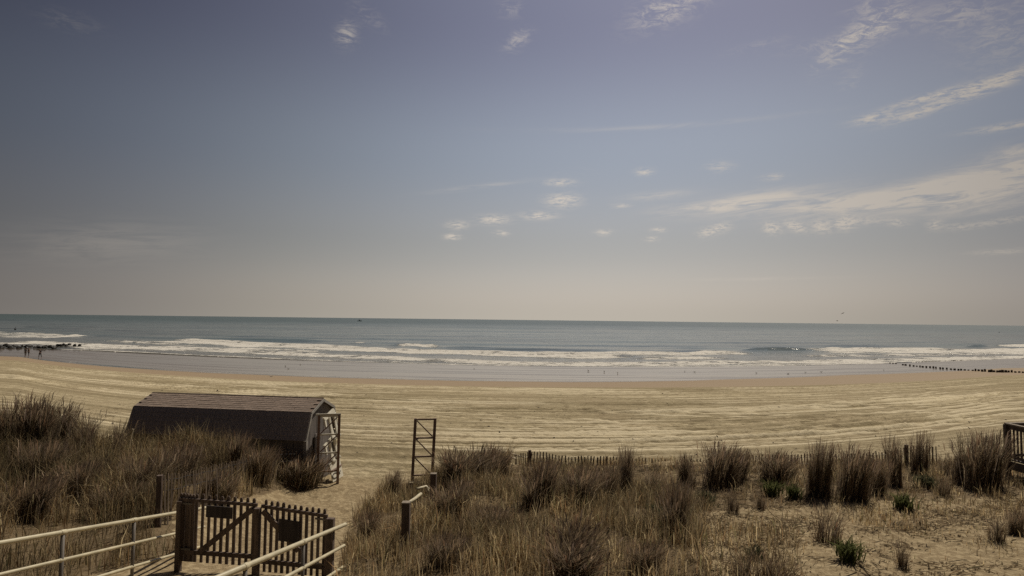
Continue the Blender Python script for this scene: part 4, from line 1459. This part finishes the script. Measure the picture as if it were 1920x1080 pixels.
# ------------------------------------------------------------------ deck with balusters at the far edge
def build_deck():
    cx, cy = 16.1, 20.0
    zr = at_y(1878, 794, cy).z
    zb = zr - 1.13
    root = thing('wooden_deck', (cx, cy, H(cx, cy)), 'dark wooden deck with baluster railing at the edge of the dune', 'deck')
    o = Vector(root.location)
    x1, y0 = 18.6, 13.5

    def side(p, q, nb):
        p, q = Vector(p), Vector(q)
        for z, w, h_, mt, nm in ((zr, 0.15, 0.045, 'cap', 'handrail'), (zr - 0.10, 0.045, 0.13, 'deck', 'top_rail'), (zb + 0.10, 0.045, 0.09, 'deck', 'bottom_rail')):
            mb = MB()
            mb.bar(p + Vector((0, 0, z)) - o, q + Vector((0, 0, z)) - o, w, h_)
            mb.build(nm, M[mt], root)
        mb = MB(); mb.box((0, 0, 0), (0.04, 0.04, 0.90)); sm = mb.mesh('baluster'); sm.materials.append(M['deck'])
        for i in range(1, nb):
            b_ = link('baluster', sm, None, root)
            b_.location = p.lerp(q, i / nb) + Vector((0, 0, (zr + zb) / 2 - 0.02)) - o

    side((cx, cy, 0), (cx, y0, 0), 46)
    side((cx, cy, 0), (x1, cy + 0.5, 0), 18)
    side((x1, cy + 0.5, 0), (x1, y0, 0), 50)
    for px_, py_ in ((cx, cy), (x1, cy + 0.5), (cx, cy - 2.1), (cx, cy - 4.3), (cx, y0), (x1, y0), (x1, cy - 3)):
        mb = MB()
        mb.bar(Vector((px_, py_, H(px_, py_) - 0.4)) - o, Vector((px_, py_, zr - 0.026)) - o, 0.13, 0.13)
        mb.build('post', M['deck'], root)
    nb = 40
    for i in range(nb):
        y_ = y0 + (cy - y0) * (i + .5) / nb
        mb = MB()
        mb.box(Vector(((cx + x1) / 2, y_, zb - 0.03)) - o, (x1 - cx - 0.18, (cy - y0) / nb - 0.012, 0.04))
        mb.build('floor_board', M['deck'], root)
    for x_ in (cx + 0.05, x1 - 0.05):
        mb = MB()
        mb.box(Vector((x_, (cy + y0) / 2, zb - 0.19)) - o, (0.05, cy - y0, 0.26))
        mb.build('side_beam', M['deck'], root)


build_deck()

# ------------------------------------------------------------------ rock jetty and piling groin
def rock_mesh(seed):
    r_ = random.Random(seed)
    bm = bmesh.new()
    bmesh.ops.create_icosphere(bm, subdivisions=2, radius=0.5)
    offs = [Vector((r_.uniform(-1, 1), r_.uniform(-1, 1), r_.uniform(-1, 1))).normalized() for _ in range(9)]
    for v in bm.verts:
        d_ = v.co.normalized()
        k = min(1.0, min(0.72 / max(0.25, d_.dot(o_)) if d_.dot(o_) > .5 else 9 for o_ in offs))
        v.co = d_ * 0.5 * k * r_.uniform(0.94, 1.05)
    me = bpy.data.meshes.new('rock')
    bm.to_mesh(me)
    bm.free()
    me.materials.append(M['rock'])
    return me


def ordinal(i):
    one = ['', 'first', 'second', 'third', 'fourth', 'fifth', 'sixth', 'seventh', 'eighth', 'ninth', 'tenth', 'eleventh', 'twelfth', 'thirteenth', 'fourteenth', 'fifteenth', 'sixteenth', 'seventeenth', 'eighteenth', 'nineteenth']
    if i < 20:
        return one[i]
    d_, u_ = divmod(i, 10)
    return {2: 'twent', 3: 'thirt', 4: 'fort', 5: 'fift'}[d_] + ('ieth' if u_ == 0 else 'y-' + one[u_])


RM = [rock_mesh(i) for i in range(5)]
rk = []
for i in range(34):
    q = i / 33.0
    rk.append((-40 + 145 * q + random.uniform(-3, 3), 654 - 1 * q + random.uniform(-8.5, 0) * (1 - 0.75 * q) , random.uniform(0.9, 1.7) * (1.0 - 0.35 * q)))
for px_, py_ in ((108, 648), (114, 648), (119, 646.5), (124, 648), (130, 646), (140, 648), (149, 648), (86, 650), (94, 650)):
    rk.append((px_, py_, 0.95))
rk.sort(key=lambda q: -q[0])
for i, (px_, py_, s_) in enumerate(rk):
    w_ = at_z(px_, py_, 0.25)
    o = link('rock', RM[i % 5], None)
    o.location = (w_.x, w_.y, 0.30)
    o.scale = (s_ * 1.25, s_ * 1.1, s_)
    o.rotation_euler = (random.uniform(-.4, .4), random.uniform(-.4, .4), random.uniform(0, 6.28))
    tag(o, ordinal(i + 1) + ' dark boulder of the rock jetty, counted from its seaward tip', 'rock', 'boulders of the rock jetty')
pts = [(1622, 675.5), (1630, 676), (1637, 676.5), (1669, 680), (1674, 680.5), (1680, 681), (1693, 683), (1698, 683.5), (1706, 684.5), (1713, 685.5), (1719, 686), (1725, 686.5), (1730, 687), (1737, 687.5), (1744, 688), (1750, 688.5), (1755, 689), (1763, 690), (1768, 690.5), (1775, 691), (1783, 691.5), (1790, 692), (1797, 693), (1802, 693), (1809, 693.5), (1816, 694),
       (1824, 694.5), (1829, 695), (1835, 695), (1842, 696), (1847, 696), (1855, 697), (1859, 697), (1864, 697), (1870, 697.5), (1875, 697.5), (1880, 697.5), (1886, 697.5), (1891, 697.5), (1897, 697.5), (1904, 698), (1911, 698), (1918, 698.5), (1926, 699), (1934, 699.5), (1945, 700)]
pm = []
for k in range(3):
    mb = MB()
    mb.tube([(0, 0, -1.0), (0, 0, 0.6), (0.02, 0.01, 0.92), (0.03, 0.0, 1.0)], [0.5, 0.5, 0.46, 0.30], 9)
    me = mb.mesh('piling')
    me.materials.append(M['pile'])
    pm.append(me)
for i, (px_, py_) in enumerate(pts):
    g = G(px_, py_ + 1.0)
    o = link('piling_stub', pm[i % 3], None)
    o.location = g
    big = 1.45 if 1824 < px_ < 1900 else (0.5 if i < 6 else 0.85)
    o.scale = (0.36 * random.uniform(.7, 1.35), 0.34, (0.20 + random.uniform(0, .16)) * big)
    o.rotation_euler = (R(random.uniform(-8, 8)), R(random.uniform(-8, 8)), random.uniform(0, 6.28))
    tag(o, ordinal(i + 1) + ' black stub of the timber groin, counted from its seaward end', 'piling', 'stubs of the timber groin')


# ------------------------------------------------------------------ gulls
def lathe_y(mb, prof, n=8, sz=1.0):
    vs, fs = [], []
    for (y, r_, z) in prof:
        for k in range(n):
            q = 2 * math.pi * k / n
            vs.append((math.cos(q) * r_, y, z + math.sin(q) * r_ * sz))
    for i in range(len(prof) - 1):
        for k in range(n):
            fs.append((i * n + k, i * n + (k + 1) % n, (i + 1) * n + (k + 1) % n, (i + 1) * n + k))
    fs += [tuple(reversed(range(n))), tuple((len(prof) - 1) * n + k for k in range(n))]
    return mb.add(vs, fs)


def gull_parts(flying):
    out = []
    mb = MB()
    lathe_y(mb, [(-0.30, 0.004, 0.30), (-0.24, 0.035, 0.295), (-0.12, 0.075, 0.29), (0.0, 0.095, 0.285), (0.10, 0.085, 0.30), (0.16, 0.055, 0.34), (0.19, 0.042, 0.385), (0.225, 0.048, 0.415), (0.26, 0.036, 0.42), (0.275, 0.012, 0.415)], 9)
    out.append(('body', mb.mesh('body', True), 'featherw'))
    mb = MB(); mb.tube([(0, 0.27, 0.415), (0, 0.31, 0.41), (0, 0.335, 0.40)], [0.014, 0.011, 0.003], 6)
    out.append(('beak', mb.mesh('beak'), 'beak'))
    if flying:
        for s_ in (-1, 1):
            mb = MB()
            top = [(0.06 * s_, 0.10, 0.32), (0.30 * s_, 0.14, 0.42), (0.62 * s_, 0.02, 0.36), (0.66 * s_, -0.03, 0.35), (0.34 * s_, -0.02, 0.41), (0.06 * s_, -0.10, 0.31)]
            mb.add(top + [(x, y, z - 0.022) for x, y, z in top], [(0, 1, 4, 5), (1, 2, 3, 4), (11, 10, 7, 6), (10, 9, 8, 7)] + [(i, (i + 1) % 6, (i + 1) % 6 + 6, i + 6) for i in range(6)])
            out.append(('wing', mb.mesh('wing'), 'feather'))
    else:
        for s_ in (-1, 1):
            mb = MB()
            lathe_y(mb, [(-0.36, 0.006, 0.30), (-0.22, 0.03, 0.31), (-0.06, 0.055, 0.31), (0.08, 0.045, 0.31), (0.13, 0.01, 0.31)], 7)
            mb.v = [(x * 0.55 + s_ * 0.062, y, z) for x, y, z in mb.v]
            out.append(('wing', mb.mesh('wing', True), 'feather'))
            mb = MB()
            mb.tube([(0.035 * s_, -0.01, 0.22), (0.035 * s_, 0.0, 0.11), (0.035 * s_, -0.01, 0.006)], 0.008, 5)
            mb.box((0.035 * s_, 0.02, 0.006), (0.05, 0.06, 0.01))
            out.append(('leg', mb.mesh('leg'), 'beak'))
    for nm, me, mt in out:
        me.materials.append(M[mt])
    return out


GS, GF = gull_parts(False), gull_parts(True)


def gull(loc, label, flying=False, yaw=0.0, size=1.0, roll=0.0):
    root = thing('gull', loc, label, 'gull', 'gulls over the sea' if flying else 'gulls on the wet sand', yaw)
    root.scale = (size,) * 3
    root.rotation_euler.y = roll
    if not flying:
        root.scale.z *= 0.72
    for nm, me, mt in (GF if flying else GS):
        link(nm, me, None, root)


for (px_, py_, lab) in [(535, 687, 'gull on the wet sand beyond the shed roof, partner just seaward'), (540.5, 692, 'gull on the wet sand beyond the shed roof, partner just landward'),
                        (563, 684, 'lone gull near the foam beyond the shed end'), (508, 707, 'dark bird on the damp sand beyond the shed roof'), (889, 692, 'lone gull on the wet sand beyond the broad grass clump'),
                        (1103, 696, 'largest gull with raised tail on the wet sand'), (1133, 698, 'gull next along the sand from the largest gull'), (1158, 700, 'gull closest to the dry sand near the largest one'),
                        (1284, 697, 'faint gull in a pair on the wet sand'), (1302.5, 698, 'darker gull in a pair on the wet sand'), (1418, 700, 'tall lone gull on the wet sand below the glittering wave'),
                        (1478, 701, 'small gull sitting at the edge of the wet sand'), (1510, 699, 'small gull between two others below the glitter'), (1540, 698, 'small gull nearest the groin stubs among the sitting ones'), (1657, 694, 'gull on the sand just before the timber groin')]:
    g = G(px_, py_) - Vector((0, 0, 0.07))
    gull(g, lab, False, random.uniform(0, 6.28), 1.1 if 'argest' in lab else 0.78)
gull(at_y(1581, 589.5, 150), 'higher of two gulls flying just above the horizon', True, R(110), 0.9, R(25))
gull(at_y(1570, 603.5, 160), 'lower of two gulls skimming the horizon', True, R(80), 0.9, R(5))


# ------------------------------------------------------------------ buoys and boats
def buoy(px_, py_, h_, label):
    w_ = at_z(px_, py_, 0.0)
    root = thing('buoy', (w_.x, w_.y, 0), label, 'buoy', 'dark buoys off the beach')
    mb = MB(); mb.tube([(0, 0, -0.3), (0, 0, 0.25 * h_), (0, 0, 0.42 * h_)], [0.30 * h_, 0.30 * h_, 0.18 * h_], 10); mb.build('float', M['dark'], root)
    mb = MB(); mb.tube([(0, 0, 0.42 * h_), (0, 0, h_)], [0.07 * h_, 0.05 * h_], 6); mb.build('mast', M['dark'], root)


buoy(1873.5, 624, 1.7, 'dark buoy riding the sea beyond the timber groin')
buoy(28.5, 618, 1.6, 'dark marker in the sea beyond the rock jetty')


def boat(px_, py_, L_, label, yaw):
    w_ = at_z(px_, py_, 0.0)
    root = thing('fishing_boat', (w_.x, w_.y, 0), label, 'boat', 'boats on the horizon', yaw)
    mb = MB()
    st = [(-0.5, 0.12, 0.10), (-0.2, 0.15, 0.10), (0.15, 0.14, 0.11), (0.38, 0.08, 0.14), (0.5, 0.005, 0.17)]
    vs, fs = [], []
    for (x, w, h_) in st:
        vs += [(x * L_, -w * L_, h_ * L_), (x * L_, -w * .6 * L_, -0.03 * L_), (x * L_, w * .6 * L_, -0.03 * L_), (x * L_, w * L_, h_ * L_)]
    for i in range(len(st) - 1):
        for k in range(4):
            k2 = (k + 1) % 4
            fs.append((i * 4 + k, i * 4 + k2, i * 4 + 4 + k2, i * 4 + 4 + k))
    fs += [(3, 2, 1, 0), (16, 17, 18, 19)]
    mb.add(vs, fs)
    mb.build('hull', M['dark'], root)
    mb = MB(); mb.box((0.02 * L_, 0, 0.20 * L_), (0.26 * L_, 0.2 * L_, 0.18 * L_)); mb.box((0.05 * L_, 0, 0.30 * L_), (0.30 * L_, 0.23 * L_, 0.02 * L_)); mb.build('cabin', M['hull'], root)
    mb = MB(); mb.tube([(-0.1 * L_, 0, 0.1 * L_), (-0.1 * L_, 0, 0.62 * L_)], 0.012 * L_, 6); mb.tube([(-0.1 * L_, 0, 0.2 * L_), (-0.42 * L_, 0, 0.5 * L_)], 0.01 * L_, 6); mb.build('mast', M['dark'], root)


boat(674, 602.2, 13.0, 'small white-cabined boat on the horizon', R(20))


# ------------------------------------------------------------------ people on the wet sand
def skin_chain(name, verts, edges, mat, parent, levels=1):
    me = bpy.data.meshes.new(name)
    me.from_pydata([v[:3] for v in verts], edges, [])
    o = link(name, me, mat, parent)
    bm = bmesh.new()
    bm.from_mesh(me)
    ly = bm.verts.layers.skin.verify()
    bm.verts.ensure_lookup_table()
    for i, v in enumerate(verts):
        bm.verts[i][ly].radius = (v[3], v[4] if len(v) > 4 else v[3])
    bm.verts[0][ly].use_root = True
    bm.to_mesh(me)
    bm.free()
    sk = o.modifiers.new('skin', 'SKIN')
    sk.use_smooth_shade = True
    o.modifiers.new('sub', 'SUBSURF').levels = levels
    o.modifiers['sub'].render_levels = levels
    return o


def person(px_, py_, label, top, bottom, yaw, stride, hgt=1.72):
    g = G(px_, py_)
    root = thing('person', g, label, 'person', 'people walking on the wet sand', yaw)
    k = hgt / 1.75
    root.scale = (k, k, k)
    s_ = stride
    V = [(0, 0, 0.96, .13, .10), (0, 0, 1.15, .125, .09), (0, 0, 1.36, .15, .10), (0, 0, 1.47, .06, .06), (0, 0.01, 1.56, .055, .06), (0, 0.02, 1.63, .082, .095), (0, 0.01, 1.72, .06, .07),
         (-.19, 0, 1.41, .055), (-.235, -0.04 - .1 * s_, 1.14, .042), (-.24, 0.04 - .06 * s_, 0.90, .034), (-.24, 0.06, 0.81, .036),
         (.19, 0, 1.41, .055), (.235, -0.04 + .1 * s_, 1.14, .042), (.24, 0.04 + .06 * s_, 0.90, .034), (.24, 0.08, 0.81, .036),
         (-.095, 0, 0.90, .085), (-.10, .16 * s_, 0.50, .058), (-.10, .20 * s_, 0.09, .04), (-.10, .20 * s_ + .11, 0.035, .035),
         (.095, 0, 0.90, .085), (.10, -.10 * s_, 0.50, .058), (.10, -.26 * s_, 0.10, .04), (.10, -.26 * s_ + .11, 0.035, .035)]
    E = [(0, 1), (1, 2), (2, 3), (3, 4), (4, 5), (5, 6), (2, 7), (7, 8), (8, 9), (9, 10), (2, 11), (11, 12), (12, 13), (13, 14), (0, 15), (15, 16), (16, 17), (17, 18), (0, 19), (19, 20), (20, 21), (21, 22)]
    skin_chain('body', V, E, M['skin'], root)
    T = [(0, 0, 0.94, .145, .115), (0, 0, 1.15, .142, .105), (0, 0, 1.37, .165, .115), (0, 0, 1.45, .08, .08), (-.19, 0, 1.41, .07), (-.23, -.02 - .06 * s_, 1.20, .058), (.19, 0, 1.41, .07), (.23, -.02 + .06 * s_, 1.20, .058)]
    skin_chain('shirt', T, [(0, 1), (1, 2), (2, 3), (2, 4), (4, 5), (2, 6), (6, 7)], M[top], root)
    Q = [(0, 0, 0.97, .15, .12), (-.095, 0, 0.88, .10), (-.10, .15 * s_, 0.52, .075), (-.10, .19 * s_, 0.16, .055), (.095, 0, 0.88, .10), (.10, -.09 * s_, 0.52, .075), (.10, -.25 * s_, 0.17, .055)]
    skin_chain('trousers', Q, [(0, 1), (1, 2), (2, 3), (0, 4), (4, 5), (5, 6)], M[bottom], root)
    Hh = [(0, -0.01, 1.68, .088, .092), (0, 0.0, 1.735, .072, .085)]
    skin_chain('hair', Hh, [(0, 1)], M['hair'], root)


person(75, 671, 'person in dark clothes walking alone on the wet sand', 'cloth_dark', 'cloth_dark', R(75), 1.0, 1.75)
person(47.5, 668.5, 'person in grey top beside a companion near the rock jetty', 'cloth_grey', 'cloth_tan', R(20), 0.4, 1.7)
person(53.5, 668.5, 'person in tan top beside a companion near the rock jetty', 'cloth_tan', 'cloth_grey', R(-30), 0.3, 1.76)
